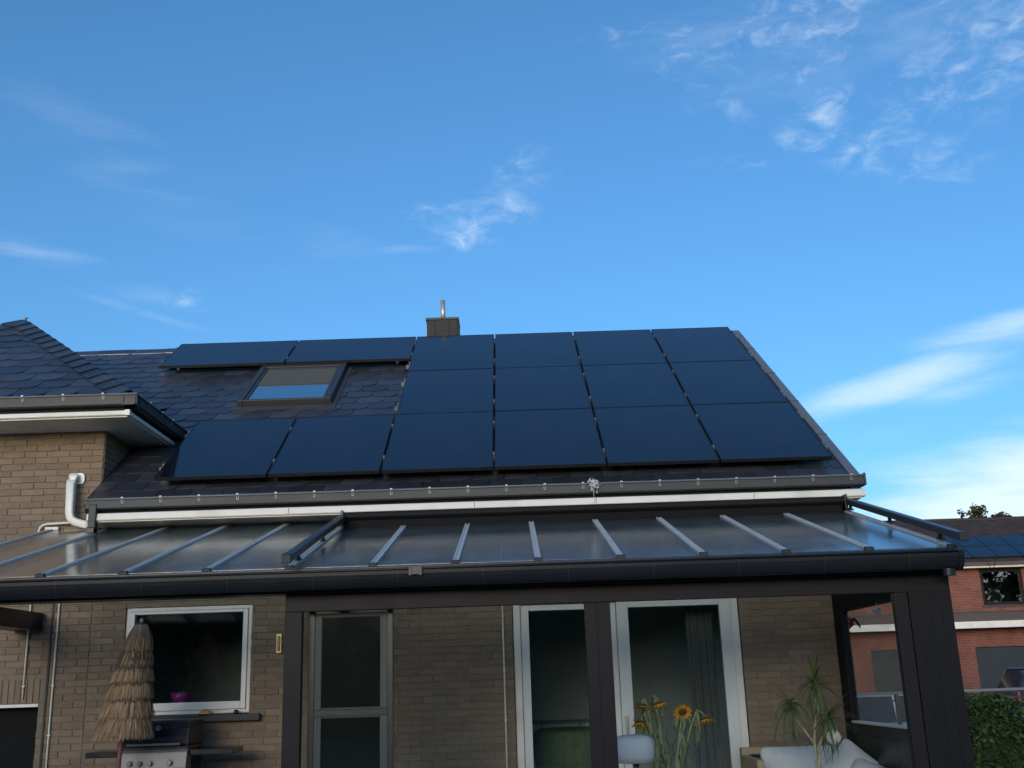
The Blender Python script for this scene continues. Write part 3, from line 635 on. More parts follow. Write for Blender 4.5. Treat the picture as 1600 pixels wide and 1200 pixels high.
# ---- chimney
ch = bld(MB().box(-1.20, -.73, 15.36, 15.82, 6.0, 6.86), 'chimney', 'chim', house)
bld(MB().box(-1.215, -.712, 15.345, 15.835, 6.862, 6.90), 'chimney_cap', 'lead', ch, bev=.005)
for i, (a, b) in enumerate(((-1.198, -1.075), (-1.07, -.86), (-.855, -.732))): bld(MB().box(a, b, 15.346, 15.357, 6.575, 6.855), 'cladding_panel', 'chim', ch, bev=.002)
for a, b in ((-1.198, -.968), (-.963, -.732)): bld(MB().box(a, b, 15.343, 15.354, 6.29, 6.57), 'cladding_panel', 'chim', ch, bev=.002)
for a, b in ((15.36, 15.585), (15.59, 15.82)): bld(MB().box(-.727, -.716, a, b, 6.3, 6.855), 'cladding_panel', 'chim', ch, bev=.002)
fl = MB().lathe([(.0, 0), (.037, 0), (.037, .36), (.031, .36), (.031, .02)], (-.965, 15.6, 6.9), 18); bld(fl, 'flue_pipe', 'flue', ch, smooth=True)
# ---- kitchen window
kw = bld(frame_rect(MB(), -3.925, -2.655, 1.31, 2.355, YW+.02, YW+.10, .035), 'window', 'white', house, bev=.004)
bld(frame_rect(MB(), -3.887, -2.693, 1.348, 2.317, YW+.004, YW+.085, .05, .075, .03), 'window_sash', 'pvc', kw, bev=.005)
bld(MB().box(-3.845, -2.735, YW+.045, YW+.055, 1.42, 2.29), 'pane', 'wglass', kw)
bld(MB().box(-4.0, -2.53, YW-.09, YW+.10, 1.235, 1.298), 'window_sill', 'clad', house, bev=.006)
# ---- patio door
pd = bld(frame_rect(MB(), -.02, 2.25, .0, 2.335, YW+.02, YW+.12, .07), 'patio_door', 'white', house, bev=.004)
lf = bld(frame_rect(MB(), .052, 1.02, .072, 2.263, YW+.062, YW+.115, .085, .10, .06), 'door_leaf', 'pvc', pd, bev=.005)
bld(MB().box(.135, .94, YW+.085, YW+.095, .17, 2.205), 'pane', 'wglass', lf)
lf = bld(frame_rect(MB(), 1.022, 2.178, .072, 2.263, YW+.006, YW+.058, .118, .12, .06), 'door_leaf', 'pvc', pd, bev=.005)
bld(MB().box(1.138, 2.062, YW+.03, YW+.04, .19, 2.205), 'pane', 'wglass', lf)
bld(MB().box(1.05, 1.075, YW-.035, YW+.004, 1.0, 1.16), 'door_handle', 'alu', lf, bev=.004)
# ------------------------------------------------------------------ solar panels on the roof
PW, PH, PG = 1.134, 1.722, .020
def pp(x, s, h): return Vector((x, EY, EZ))+upv*s+nrm_r*h
def pbox(mb, x0, x1, s0, s1, h0, h1): return mb.hexa([pp(x0, s0, h0), pp(x1, s0, h0), pp(x1, s1, h0), pp(x0, s1, h0)], [pp(x0, s0, h1), pp(x1, s0, h1), pp(x1, s1, h1), pp(x0, s1, h1)])
def solar(x, s, w, h, label, rails, left=False, right=False):
    o = thing('solar_panel', pp(x+w/2, s, -.15), label, 'solar panel', 'black solar panels on the slate roof')
    j = rnd.uniform(-.002, .002)
    bld(pbox(MB(), x+.011, x+w-.011, s+.011, s+h-.011, -.03, -.0025+j), 'glass_sheet', 'pglass', o)
    f = MB()
    for a, b, c, d in ((x, x+.0108, s, s+h), (x+w-.0108, x+w, s, s+h), (x+.0108, x+w-.0108, s, s+.0108), (x+.0108, x+w-.0108, s+h-.0108, s+h)): pbox(f, a, b, c, d, -.035, j)
    bld(f, 'panel_frame', 'pframe', o)
    for q in rails:
        r0 = s+h*q
        bld(pbox(MB(), x-(.06 if left else PG*.5), x+w+(.06 if right else PG*.5-.001), r0-.02, r0+.02, -.085, -.037), 'mounting_rail', 'alu', o)
        for e, on in ((x-PG/2, left), (x+w+PG/2, True)):
            if on: bld(pbox(MB(), e-.0085, e+.0085, r0-.03, r0+.03, -.036, .006), 'clamp', 'alu', o)
        for e in (x+.2, x+w-.2): bld(pbox(MB(), e-.02, e+.02, r0-.019, r0+.019, -.148, -.087), 'roof_hook', 'alu', o)
STEP = PW+PG; RS = PH+.010
ordn = ['first', 'second', 'third', 'fourth', 'fifth', 'sixth']
for i in range(-2, 4):
    k = i+2; lab = 'black solar panel in the bottom row, %s from the left' % ordn[k] if k < 5 else 'black solar panel at the lower right corner of the roof'
    solar(EX+i*STEP, 0, PW, PH, lab, (.22, .78), left=(i == -2), right=(i == 3))
for i in range(4):
    solar(EX+i*STEP, RS, PW, PH, ('black solar panel in the middle row, right of the skylight' if i == 0 else 'black solar panel in the middle row, %s from the left' % ordn[i] if i < 3 else 'black solar panel in the middle row beside the roof edge'), (.22, .78), left=(i == 0), right=(i == 3))
for i in range(4):
    solar(EX+i*STEP, 2*RS, PW, PH, ('black solar panel in the top row directly below the chimney', 'upright black solar panel in the top row, second from the chimney', 'upright black solar panel in the top row, third from the chimney', 'black solar panel at the top right corner of the roof')[i], (.22, .78), left=(i == 0), right=(i == 3))
for i in range(2):
    x = EX-PG-(2-i)*PH-(1-i)*PG
    solar(x, 3*RS-.01-PW, PH, PW, ('black solar panel laid sideways at the upper left end of the array', 'black solar panel laid sideways above the skylight, next to the chimney column')[i], (.2, .8), left=(i == 0), right=False)

# ------------------------------------------------------------------ conservatory / glass canopy
cons = thing('conservatory', (0, 9.5, 0), 'dark framed conservatory with ribbed clear roof along the house', 'conservatory')
KC = .2673; ca = math.atan(KC)
def cz(y): return 2.385+KC*(y-8.0)
def cbox(mb, x0, x1, y0, y1, h0, h1): return mb.hexa([(x0, y0, cz(y0)+h0), (x1, y0, cz(y0)+h0), (x1, y1, cz(y1)+h0), (x0, y1, cz(y1)+h0)], [(x0, y0, cz(y0)+h1), (x1, y0, cz(y0)+h1), (x1, y1, cz(y1)+h1), (x0, y1, cz(y1)+h1)])
BX = [-4.741+.6158*k for k in range(14)]
for k in range(13):
    bld(cbox(MB(), BX[k]+.006, BX[k+1]-.006, 7.985, 10.955, -.022, -.004), 'roof_sheet', 'poly', cons)
for k, x in enumerate(BX):
    mb = MB(); cbox(mb, x-.024, x+.024, 8.0, 10.94, -.003, .004); cbox(mb, x-.022, x-.010, 8.0, 10.94, .004, .011); cbox(mb, x+.010, x+.022, 8.0, 10.94, .004, .011)
    b = bld(mb, 'glazing_bar', 'bar', cons)
    bld(cbox(MB(), x-.032, x+.032, 7.958, 7.998, -.024, .016), 'end_cap', 'rubber', b, bev=.003)
    bld(cbox(MB(), x-.022, x+.022, 8.1, 10.9, -.075, -.024), 'rafter', 'dark', b)
bld(cbox(MB(), -4.74, 3.267, 7.93, 7.975, -.03, -.006), 'drip_edge', 'gut', cons)
bld(MB().box(-4.76, 3.28, 8.10, 8.30, 2.20, 2.355), 'eave_beam', 'gut', cons)
bld(MB().box(-4.76, 3.28, 10.88, 10.966, 3.0, 3.12), 'wall_plate', 'dark', cons)
# half-round gutter
pr = []
for i in range(13): a = R(180+180*i/12); pr.append((7.985+.078*math.cos(a), 2.335+.125*math.sin(a)))
for i in range(13): a = R(360-180*i/12); pr.append((7.985+.072*math.cos(a), 2.337+.118*math.sin(a)))
cg = bld(MB().prism(pr, 'x', -4.95, 3.30), 'gutter', 'gut', cons)
bld(MB().tube([(-4.95, 7.905, 2.338), (3.30, 7.905, 2.338)], .010, 8), 'gutter_bead', 'gut', cg, smooth=True)
pe = [(7.985+.092*math.cos(R(180+180*i/12)), 2.34+.14*math.sin(R(180+180*i/12))) for i in range(13)]
bld(MB().prism(pe, 'x', 3.275, 3.315), 'gutter_end', 'gut', cg)
bld(MB().lathe([(.0, 0), (.05, 0), (.05, .05), (.0, .05)], (3.22, 7.985, 2.165), 14), 'gutter_outlet', 'gut', cg)
def gring(x, w, g, mat, nm):
    q = [(7.985+(.078+g)*math.cos(R(180+180*i/12)), 2.335+(.125+g)*math.sin(R(180+180*i/12))) for i in range(13)]
    q += [(7.985+.079*math.cos(R(360-180*i/12)), 2.335+.126*math.sin(R(360-180*i/12))) for i in range(13)]
    bld(MB().prism(q, 'x', x-w/2, x+w/2), nm, mat, cg)
for k in range(14): gring(-4.62+.628*k, .006, .0025, 'rail', 'gutter_bracket')
bld(MB().box(-.765, -.675, 7.885, 7.903, 2.292, 2.352).box(-.77, -.745, 7.88, 7.905, 2.285, 2.356).box(-.695, -.67, 7.88, 7.905, 2.285, 2.356), 'gutter_union', 'brown', cg, bev=.003)
# front frame
YF0, YF1 = 8.20, 8.27
bld(MB().box(-1.73, 3.285, YF0-.005, YF1, 2.072, 2.198), 'head_rail', 'dark', cons, bev=.003)
bld(MB().box(-1.735, -1.604, YF0, YF1+.01, 0.0, 2.070), 'jamb', 'dark', cons, bev=.003)
for a, b in ((.525, .612), (.622, .718)): bld(MB().box(a, b, YF0, YF1, 0.02, 2.070), 'stile', 'dark', cons, bev=.003)
bld(MB().box(.608, .626, YF0+.02, YF1+.03, 0.02, 2.07), 'mullion', 'rubber', cons)
bld(MB().box(2.865, 2.966, YF0, YF1, 0.0, 2.070), 'stile', 'dark', cons, bev=.003)
bld(MB().box(-1.6, .52, YF0+.005, YF1, 0.02, .12), 'bottom_rail', 'dark', cons); bld(MB().box(.72, 2.862, YF0+.005, YF1, 0.02, .12), 'bottom_rail', 'dark', cons)
bld(MB().box(-1.602, .523, YF0+.03, YF0+.038, .12, 2.072), 'pane', 'glass', cons)
bld(MB().box(.720, 2.863, YF0+.03, YF0+.038, .12, 2.072), 'pane', 'glass', cons)
# sliding screen leaf standing inside the left pane
lx0, lx1, ly = -1.575, -.935, 8.34
sl = bld(frame_rect(MB(), lx0, lx1, .02, 2.15, ly, ly+.035, .045), 'screen_leaf', 'black', cons, bev=.003)
bld(frame_rect(MB(), lx0+.045, lx1-.045, 1.355, 2.06, ly+.004, ly+.03, .052, .012, .03), 'leaf_inner_frame', 'greyf', sl, bev=.003)
bld(frame_rect(MB(), lx0+.045, lx1-.045, .07, 1.305, ly+.004, ly+.03, .055, .03, .012), 'leaf_inner_frame', 'greyf', sl, bev=.003)
bld(MB().box(lx0+.042, lx1-.042, ly-.004, ly+.036, 1.305, 1.355), 'leaf_mid_rail', 'black', sl, bev=.003)
bld(MB().box(lx0+.1, lx1-.1, ly+.012, ly+.02, .1, 2.03), 'screen', 'dglass', sl)
# right end: vertical boards on the front, glazed side wall
for k in range(4):
    a = 2.972+k*.0805; bld(MB().box(a, a+.0795, YF0-.004, YF1-.01, 0.0, 2.128), 'cladding_board', 'board', cons, bev=.0012)
bld(MB().box(2.968, 3.29, YF0-.012, YF1, 2.13, 2.196), 'cladding_cap', 'dark', cons)
XS0, XS1 = 3.20, 3.27
bld(MB().box(XS0, XS1, 10.72, 10.965, 0, 3.0), 'side_post', 'board', cons)
bld(MB().box(XS0, XS1, 8.28, 8.40, 0, 2.42), 'side_post', 'board', cons)
bld(MB().add([(XS0, 8.40, 2.075), (XS1, 8.40, 2.075), (XS1, 10.72, 2.075), (XS0, 10.72, 2.075), (XS0, 8.40, cz(8.4)-.03), (XS1, 8.40, cz(8.4)-.03), (XS1, 10.72, cz(10.72)-.03), (XS0, 10.72, cz(10.72)-.03)], [(3, 2, 1, 0), (4, 5, 6, 7), (0, 1, 5, 4), (1, 2, 6, 5), (2, 3, 7, 6), (3, 0, 4, 7)]), 'side_header', 'board', cons)
bld(MB().box(XS0, XS1, 8.40, 10.72, .94, 1.036), 'side_rail', 'gut', cons)
bld(MB().box(XS0-.012, XS1-.01, 8.405, 10.715, 1.037, 1.056), 'pale_sill_strip', 'white', cons)
for k in range(4):
    a = 8.40+k*.58; bld(MB().box(XS0+.01, XS1-.01, a, a+.576, 0.02, .938), 'side_panel', 'gut', cons, bev=.004)
bld(MB().box(XS0+.03, XS0+.038, 8.40, 10.72, 1.057, 2.074), 'side_pane', 'glass', cons)
# left partition between glazed room and open canopy, end beam, corner post
pt = frame_rect(MB(), 8.28, 10.96, 0, 2.3, 0, .05, .07); pt.xf(Matrix(((0, -1, 0, -1.68), (1, 0, 0, 0), (0, 0, 1, 0), (0, 0, 0, 1))))
part = bld(pt, 'partition_frame', 'dark', cons)
bld(MB().box(-1.71, -1.702, 8.36, 10.88, .07, 2.23), 'partition_pane', 'glass', part)
bld(MB().box(-5.05, -4.755, 8.31, 10.96, 2.165, 2.335), 'end_beam', 'gut', cons, bev=.004)
bld(MB().box(-4.86, -4.76, 8.12, 8.22, 0, 2.2), 'post', 'dark', cons)
# ------------------------------------------------------------------ awning over the glass roof
aw = thing('roof_awning', (.8, 10.4, 3.0), 'retracted dark awning cassette with two raised guide rails on glass roof', 'awning')
bld(MB().prism([(10.27, 3.085), (10.255, 3.10), (10.265, 3.135), (10.30, 3.152), (10.46, 3.152), (10.46, 3.065), (10.30, 3.065)], 'x', -1.63, 3.225), 'cassette', 'board', aw, bev=.004)
bld(MB().box(-1.60, 3.20, 10.275, 10.44, 2.985, 3.064), 'shadow_strip', 'void', aw)  # dark box standing in for the shadow under the cassette
for x in (-1.655, 3.226): bld(MB().box(x, x+.026, 10.25, 10.48, 3.02, 3.165), 'cassette_end', 'black', aw, bev=.004)
for x in (-1.634, 3.262):
    mb = cbox(MB(), x-.032, x+.032, 7.76, 10.46, .075, .135)
    rl = bld(mb, 'guide_rail', 'rail', aw, bev=.009)
    bld(cbox(MB(), x-.034, x+.034, 7.725, 7.757, .072, .138), 'rail_end', 'rubber', rl, bev=.006)
    for y in (8.16, 9.2, 10.22):
        m1 = cbox(MB(), x-.012, x+.012, y-.012, y+.012, .028, .075); cbox(m1, x-.02, x+.02, y-.04, y+.04, .0265, .036); cbox(m1, x-.012, x+.012, y-.025, y+.025, .036, .045)
        bld(m1, 'support_foot', 'rubber', rl)

# ------------------------------------------------------------------ white frayed tuft on the gutter
tf = thing('frayed_tuft', (.815, 10.40, 3.38), 'white frayed tuft of fibre caught on the long zinc gutter', 'tuft')
rt_ = random.Random(3); mb = MB()
for i in range(46):
    p = Vector((rt_.gauss(0, .012), rt_.gauss(-.012, .008), rt_.gauss(-.01, .024))); d = Vector((rt_.gauss(0, .55), rt_.gauss(-.2, .3), rt_.gauss(.1, .9))).normalized(); L = rt_.uniform(.022, .055)
    c = Vector((rt_.gauss(0, .02), rt_.gauss(0, .012), rt_.gauss(0, .02)))
    base = Vector((.815, 10.405, 3.375)); mb.tube([base+p, base+p+d*L*.5+c, base+p+d*L+c*.5], [.006, .005, .0015], 5)
bld(mb, 'fibre_clump', 'rope', tf, smooth=True)
bld(MB().tube([(.818, 10.395, 3.33), (.812, 10.40, 3.26), (.82, 10.44, 3.20), (.808, 10.445, 3.13)], [.003, .0025, .0025, .002], 5), 'loose_strand', 'rope', tf)

# ------------------------------------------------------------------ thermometer, sill objects, bowl
th = thing('wall_thermometer', (-2.367, 10.96, 1.86), 'narrow brass thermometer on brick wall beside dark frame', 'thermometer')
bld(MB().box(-2.395, -2.34, 10.945, 10.967, 1.865, 2.055), 'backplate', 'brass', th, bev=.004)
bld(MB().box(-2.381, -2.354, 10.940, 10.944, 1.885, 2.035), 'scale', 'face', th)
bld(MB().tube([(-2.3675, 10.937, 1.9), (-2.3675, 10.937, 2.03)], .003, 6), 'glass_tube', 'wire', th)
sh = thing('amber_ornament', (-3.065, 10.92, 1.298), 'amber coloured half round shell on window sill', 'ornament')
bld(MB().lathe([(.062, 0), (.063, .012), (.056, .032), (.038, .047), (.016, .054), (0, .055)], (-3.065, 10.925, 1.299), 18), 'shell', 'gold', sh, smooth=True)
bld(MB().lathe([(.068, 0), (.069, .006), (.063, .012)], (-3.065, 10.925, 1.2985), 18), 'rim', 'knob', sh)
bl = thing('black_pebble', (-2.763, 10.92, 1.298), 'small round black pebble near right end of window sill', 'pebble')
bld(MB().lathe([(0, 0), (.018, .002), (.026, .014), (.024, .03), (.012, .042), (0, .044)], (-2.763, 10.92, 1.298), 14), 'pebble', 'knob', bl, smooth=True)
bw_ = thing('purple_bowl', (-3.43, 11.33, 1.39), 'purple bowl standing inside the kitchen window', 'bowl')
bld(MB().lathe([(0, .0), (.05, .0), (.055, .012), (.09, .06), (.115, .13), (.108, .13), (.085, .065), (.04, .02), (0, .018)], (-3.43, 11.33, 1.39), 24), 'bowl', 'purple', bw_, smooth=True)
bld(MB().box(-3.9, -2.68, 11.23, 11.52, 1.29, 1.388), 'inner_sill', 'room', house)
cu = MB(); n = 60
for i in range(n+1):
    x = 1.78+.28*i/n; y = 11.42+.03*math.sin(i*.75)+.01*math.sin(i*1.9)
    cu.v += [(x, y, .05), (x, y, 2.3)]
cu.f = [(2*i, 2*i+2, 2*i+3, 2*i+1) for i in range(n)]
c_o = thing('curtain', (1.92, 11.42, .05), 'pale curtain hanging behind right side of patio door glass', 'curtain'); bld(cu, 'cloth', 'curtain', c_o, smooth=True)

ac = thing('arm_chair', (.55, 12.6, .03), 'rounded dark green armchair inside behind left patio door pane', 'armchair')
bld(MB().lathe([(.30, .45), (.36, .5), (.40, .75), (.39, .95), (.33, 1.0), (.28, .92), (.30, .7), (.27, .5)], (.55, 12.6, 0), 26), 'shell_back', 'wleaf', ac, smooth=True)
bld(MB().lathe([(0, .50), (.27, .5), (.31, .46), (.31, .40), (.27, .36), (0, .36)], (.55, 12.6, 0), 26), 'seat', 'wleaf', ac, smooth=True)
for x, y in ((.35, 12.4), (.75, 12.4), (.35, 12.8), (.75, 12.8)): bld(MB().tube([(x, y, .03), (x*.9+.055, y*.9+1.26, .37)], .018, 8), 'leg', 'wood', ac)
cb = thing('sideboard', (.4, 13.5, .03), 'pale sideboard against the back wall of the living room', 'sideboard')
bld(MB().box(-.2, 1.2, 13.3, 13.74, .15, 1.05), 'carcass', 'curtain', cb, bev=.01)
for k in range(3): bld(MB().box(-.18+k*.46, .26+k*.46, 13.28, 13.299, .18, 1.02), 'door', 'room', cb, bev=.004)
for x in (-.12, 1.12): bld(MB().box(x-.03, x+.03, 13.35, 13.7, .03, .149), 'leg', 'wood', cb)
# ------------------------------------------------------------------ straw parasol
pa = thing('straw_parasol', (-3.53, 9.9, 0), 'closed straw thatch parasol standing in front of the kitchen window', 'parasol')
ptop = Vector((-3.395, 9.9, 2.12)); pbot = Vector((-3.50, 9.9, 1.14)); pfoot = Vector((-3.56, 9.9, 0.0))
bld(MB().tube([pfoot, pbot+Vector((-.01, 0, 0)), ptop+Vector((0, 0, .0))], .019, 12), 'pole', 'pole', pa, smooth=True)
bld(MB().lathe([(.0, .06), (.014, .055), (.02, .04), (.014, .02), (.018, 0)], tuple(ptop), 12), 'finial', 'straw', pa, smooth=True)
bld(MB().lathe([(.0, 0), (.25, 0), (.25, .05), (.06, .08), (.03, .2)], (-3.56, 9.9, 0.02), 20), 'base', 'clad', pa)
rp_ = random.Random(11)
def rad(t): return .075+.165*t**.85
tiers = [(0.0, .24), (.16, .37), (.30, .51), (.44, .66), (.59, .82), (.75, 1.0)]
for ti, (a, b) in enumerate(tiers):
    mb = MB(); ns = 560+110*ti
    for i in range(ns):
        th_ = 2*math.pi*(i+rp_.random())/ns; clump = .5+.5*math.sin(th_*7+ti*1.7)
        c0 = ptop.lerp(pbot, a); c1 = ptop.lerp(pbot, b+rp_.gauss(0, .012)-.012*clump)
        r0 = rad(a)*rp_.uniform(.62, .80); r1 = (rad(b)+.008+.006*(ti > 1))*rp_.uniform(.90, 1.05)*(1+.05*clump)
        th1 = th_+rp_.gauss(0, .09)
        p0 = c0+Vector((math.cos(th_)*r0, math.sin(th_)*r0, 0)); p2 = c1+Vector((math.cos(th1)*r1, math.sin(th1)*r1, 0))
        p1 = p0.lerp(p2, .55)+Vector((math.cos(th_), math.sin(th_), 0))*.014
        w = rp_.uniform(.0016, .0034); tg = Vector((-math.sin(th_), math.cos(th_), 0))+Vector((rp_.gauss(0, .3), rp_.gauss(0, .3), 0)); tg.normalize()
        mb.add([p0-tg*w, p0+tg*w, p1+tg*w, p1-tg*w, p2+tg*w*.5, p2-tg*w*.5], [(0, 1, 2, 3), (3, 2, 4, 5)])
    bld(mb, 'thatch_tier', 'straw', pa)
bld(MB().lathe([(.04, 1.0), (.15, .68), (.19, .32), (.20, .06), (.04, .1)], (0, 0, 0), 24).xf(Matrix.Translation(pbot) @ Matrix.Shear('XY', 4, (.105, 0))), 'lining', 'bark', pa)

# ------------------------------------------------------------------ barbecue
gl = thing('gas_barbecue', (-3.33, 10.45, 0), 'black gas barbecue with stainless control panel under kitchen window', 'barbecue')
gx0, gx1, gy0, gy1 = -3.64, -3.02, 10.26, 10.72
hood = [(gy0+.005, 1.055), (gy0+.0, 1.13), (gy0+.03, 1.20), (gy0+.09, 1.255), (gy0+.17, 1.275), (gy1-.06, 1.275), (gy1, 1.22), (gy1, 1.055)]
lid = bld(MB().prism(hood, 'x', gx0+.01, gx1-.005), 'lid', 'enamel', gl, bev=.012)
bld(MB().prism([(q[0]-.004 if q[0] < 10.4 else q[0]+.003, q[1]+(.004 if q[1] > 1.1 else 0)) for q in hood], 'x', gx1-.03, gx1+.002), 'lid_end', 'knob', lid, bev=.01)
bld(MB().tube([(-3.57, gy0-.05, 1.068), (-3.085, gy0-.05, 1.068)], .012, 10), 'lid_handle', 'inox', lid, smooth=True)
for x in (-3.54, -3.115): bld(MB().box(x-.01, x+.01, gy0-.05, gy0+.012, 1.06, 1.076), 'handle_arm', 'knob', lid)
g_ = MB().lathe([(0, .01), (.024, .01), (.027, .006), (.027, 0)], (0, 0, 0), 18); g_.xf(Matrix.Translation((-3.315, gy0+.028, 1.205)) @ Matrix.Rotation(R(62), 4, 'X')); bld(g_, 'thermometer_dial', 'inox', lid)
bld(MB().prism([(gy0-.02, .84), (gy0-.06, .86), (gy0-.03, 1.0), (gy0+.0, 1.02), (gy0+.1, 1.02), (gy0+.1, .84)], 'x', gx0, gx1), 'control_panel', 'inox', gl, bev=.006)
bld(MB().box(gx0+.005, gx1-.005, gy0+.02, gy1, .80, 1.052), 'fire_box', 'enamel', gl, bev=.008)
bld(MB().box(gx0+.02, gx1-.02, gy0+.02, gy1-.02, .12, .798), 'cabinet', 'knob', gl, bev=.006)
for x in (-3.53, -3.44, -3.345, -3.165):
    k = MB().lathe([(0, .03), (.018, .03), (.021, .0), (.03, .0), (.031, -.004), (0, -.004)], (0, 0, 0), 16); k.xf(Matrix.Translation((x, gy0-.052, .905)) @ Matrix.Rotation(R(80), 4, 'X'))
    kb = bld(k, 'knob', 'knob', gl)
    k = MB().lathe([(.024, .001), (.031, .003), (.033, -.003)], (0, 0, 0), 16); k.xf(Matrix.Translation((x, gy0-.052, .905)) @ Matrix.Rotation(R(80), 4, 'X')); bld(k, 'bezel', 'inox', kb)
bld(MB().box(-3.96, gx0-.004, gy0+.0, gy1-.06, .965, 1.015), 'side_shelf', 'enamel', gl, bev=.006)
bld(MB().box(gx1+.004, -2.62, gy0+.02, gy1-.04, .965, 1.015), 'side_shelf', 'enamel', gl, bev=.006)
for x in (gx0+.04, gx1-.04):
    for y in (gy0+.06, gy1-.06): bld(MB().box(x-.02, x+.02, y-.02, y+.02, .02, .12), 'leg', 'knob', gl)

# ------------------------------------------------------------------ inside the conservatory
tb = thing('low_table', (1.15, 9.2, .02), 'low wooden table inside the conservatory holding flowers and lamp', 'table')
bld(MB().box(.72, 1.62, 8.9, 9.6, .40, .44), 'table_top', 'wood', tb, bev=.004)
for x in (.76, 1.58):
    for y in (8.94, 9.56): bld(MB().box(x-.025, x+.025, y-.025, y+.025, .02, .40), 'leg', 'wood', tb)
va = thing('flower_vase', (1.21, 9.2, .44), 'clear grey vase holding the wilting sunflowers', 'vase')
bld(MB().lathe([(0, 0), (.055, 0), (.065, .04), (.07, .15), (.058, .26), (.062, .29), (.056, .29), (.052, .25), (.062, .15), (.05, .02), (0, .015)], (1.21, 9.2, .441), 22), 'vase_body', 'ceramic', va, smooth=True)
lp = thing('table_lamp', (.945, 9.2, .44), 'white rounded table lamp beside the sunflowers', 'lamp')
bld(MB().lathe([(.10, .845), (.15, .85), (.168, .90), (.172, .96), (.165, 1.02), (.14, 1.055), (.09, 1.065), (0, 1.066)], (.945, 9.2, 0), 28), 'shade', 'ceramic', lp, smooth=True)
bld(MB().lathe([(.0, .44), (.08, .44), (.08, .455), (.022, .48), (.018, .78), (.03, .86), (0, .87)], (.945, 9.2, 0), 16), 'stand', 'knob', lp, smooth=True)
rf = random.Random(5)
petal_pts = None
def sunflower(head, face, bend, label, petals, drop):
    o = thing('sunflower', (1.21, 9.2, .5), label, 'sunflower', 'wilting sunflowers in the vase')
    head = Vector(head); face = Vector(face).normalized(); base = Vector((1.21+rf.uniform(-.03, .03), 9.2+rf.uniform(-.03, .03), .50))
    topb = head-face*.02+Vector(bend)
    pts = [base, base.lerp(topb, .4)+Vector((rf.uniform(-.02, .02), 0, .0)), base.lerp(topb, .8)+Vector((0, 0, .03)), topb, topb.lerp(head-face*.02, .6)+Vector((0, 0, .012)), head-face*.018]
    bld(MB().tube(pts, [.008, .008, .0075, .007, .0075, .010], 8), 'stem', 'stem', o, smooth=True)
    q = Vector((0, 0, 1)).rotation_difference(face).to_matrix().to_4x4(); mw = Matrix.Translation(head) @ q
    bld(MB().lathe([(0, .008), (.02, .012), (.036, .006), (.038, -.006), (.02, -.02), (0, -.024)], (0, 0, 0), 18).xf(mw), 'flower_disc', 'fdisc', o, smooth=True)
    pm_ = MB(); gm = MB()
    for i in range(petals):
        a = 2*math.pi*i/petals+rf.uniform(-.1, .1); L = rf.uniform(.042, .066); w = .011; dz = -drop*rf.uniform(1.2, 2.6)
        def P(r, off, z): return (r*math.cos(a)-off*math.sin(a), r*math.sin(a)+off*math.cos(a), z)
        pm_.add([P(.030, -w*.6, 0), P(.030, w*.6, 0), P(.030+L*.5, w, dz*.35), P(.030+L*.5, -w, dz*.35), P(.030+L, 0, dz)], [(0, 1, 2, 3), (3, 2, 4)])
        if i % 2 == 0:
            L2 = rf.uniform(.02, .04); gm.add([P(.02, -.012, -.012), P(.02, .012, -.012), P(.03+L2*.6, .008, -.016), P(.03+L2*.6, -.008, -.016), P(.03+L2, 0, -.03-.02*rf.random())], [(0, 1, 2, 3), (3, 2, 4)])
    bld(pm_.xf(mw), 'petals', 'petal', o); bld(gm.xf(mw), 'sepals', 'wleaf', o)
    for i in range(18):
        t = rf.uniform(.25, .97); p = base.lerp(topb, t); a = rf.uniform(0, 6.28); d = Vector((math.cos(a), math.sin(a)*.6, 0)); L = rf.uniform(.09, .19); w = rf.uniform(.016, .036)
        sdv = d.cross(Vector((0, 0, 1))); q_ = [p, p+d*.04+Vector((0, 0, .015)), p+d*.065+Vector((0, 0, -.03)), p+d*.06+Vector((rf.uniform(-.02, .02), 0, -L*.7)), p+d*.05+Vector((rf.uniform(-.03, .03), 0, -L))]
        ws = [.003, w*.5, w, w*.7, .002]; lm = MB()
        for pp_, ww in zip(q_, ws): lm.v += [tuple(pp_-sdv*ww+d*ww*.35), tuple(pp_), tuple(pp_+sdv*ww+d*ww*.35)]
        for j in range(4): lm.f += [(3*j, 3*j+1, 3*j+4, 3*j+3), (3*j+1, 3*j+2, 3*j+5, 3*j+4)]
        bld(lm, 'leaf', 'wleaf', o, smooth=True)
sunflower((1.02, 9.15, 1.285), (-.15, -.2, -1), (.02, 0, .05), 'drooping sunflower at upper left with dull brownish yellow petals', 20, -.012)
sunflower((1.165, 9.2, 1.30), (.25, -.1, -1), (-.03, 0, .055), 'topmost sunflower with pale yellow petals on one side', 18, -.015)
sunflower((1.343, 9.12, 1.235), (.05, -.75, -.65), (.02, .05, .04), 'largest bright orange sunflower facing the garden', 24, -.006)
sunflower((.992, 9.13, 1.155), (-.1, -.25, -1), (.04, 0, .06), 'lowest left sunflower hanging just above the white lamp', 18, -.02)
sunflower((1.535, 9.17, 1.165), (.15, -.2, -1), (-.06, 0, .06), 'bent sunflower hanging farthest to the right', 18, -.015)
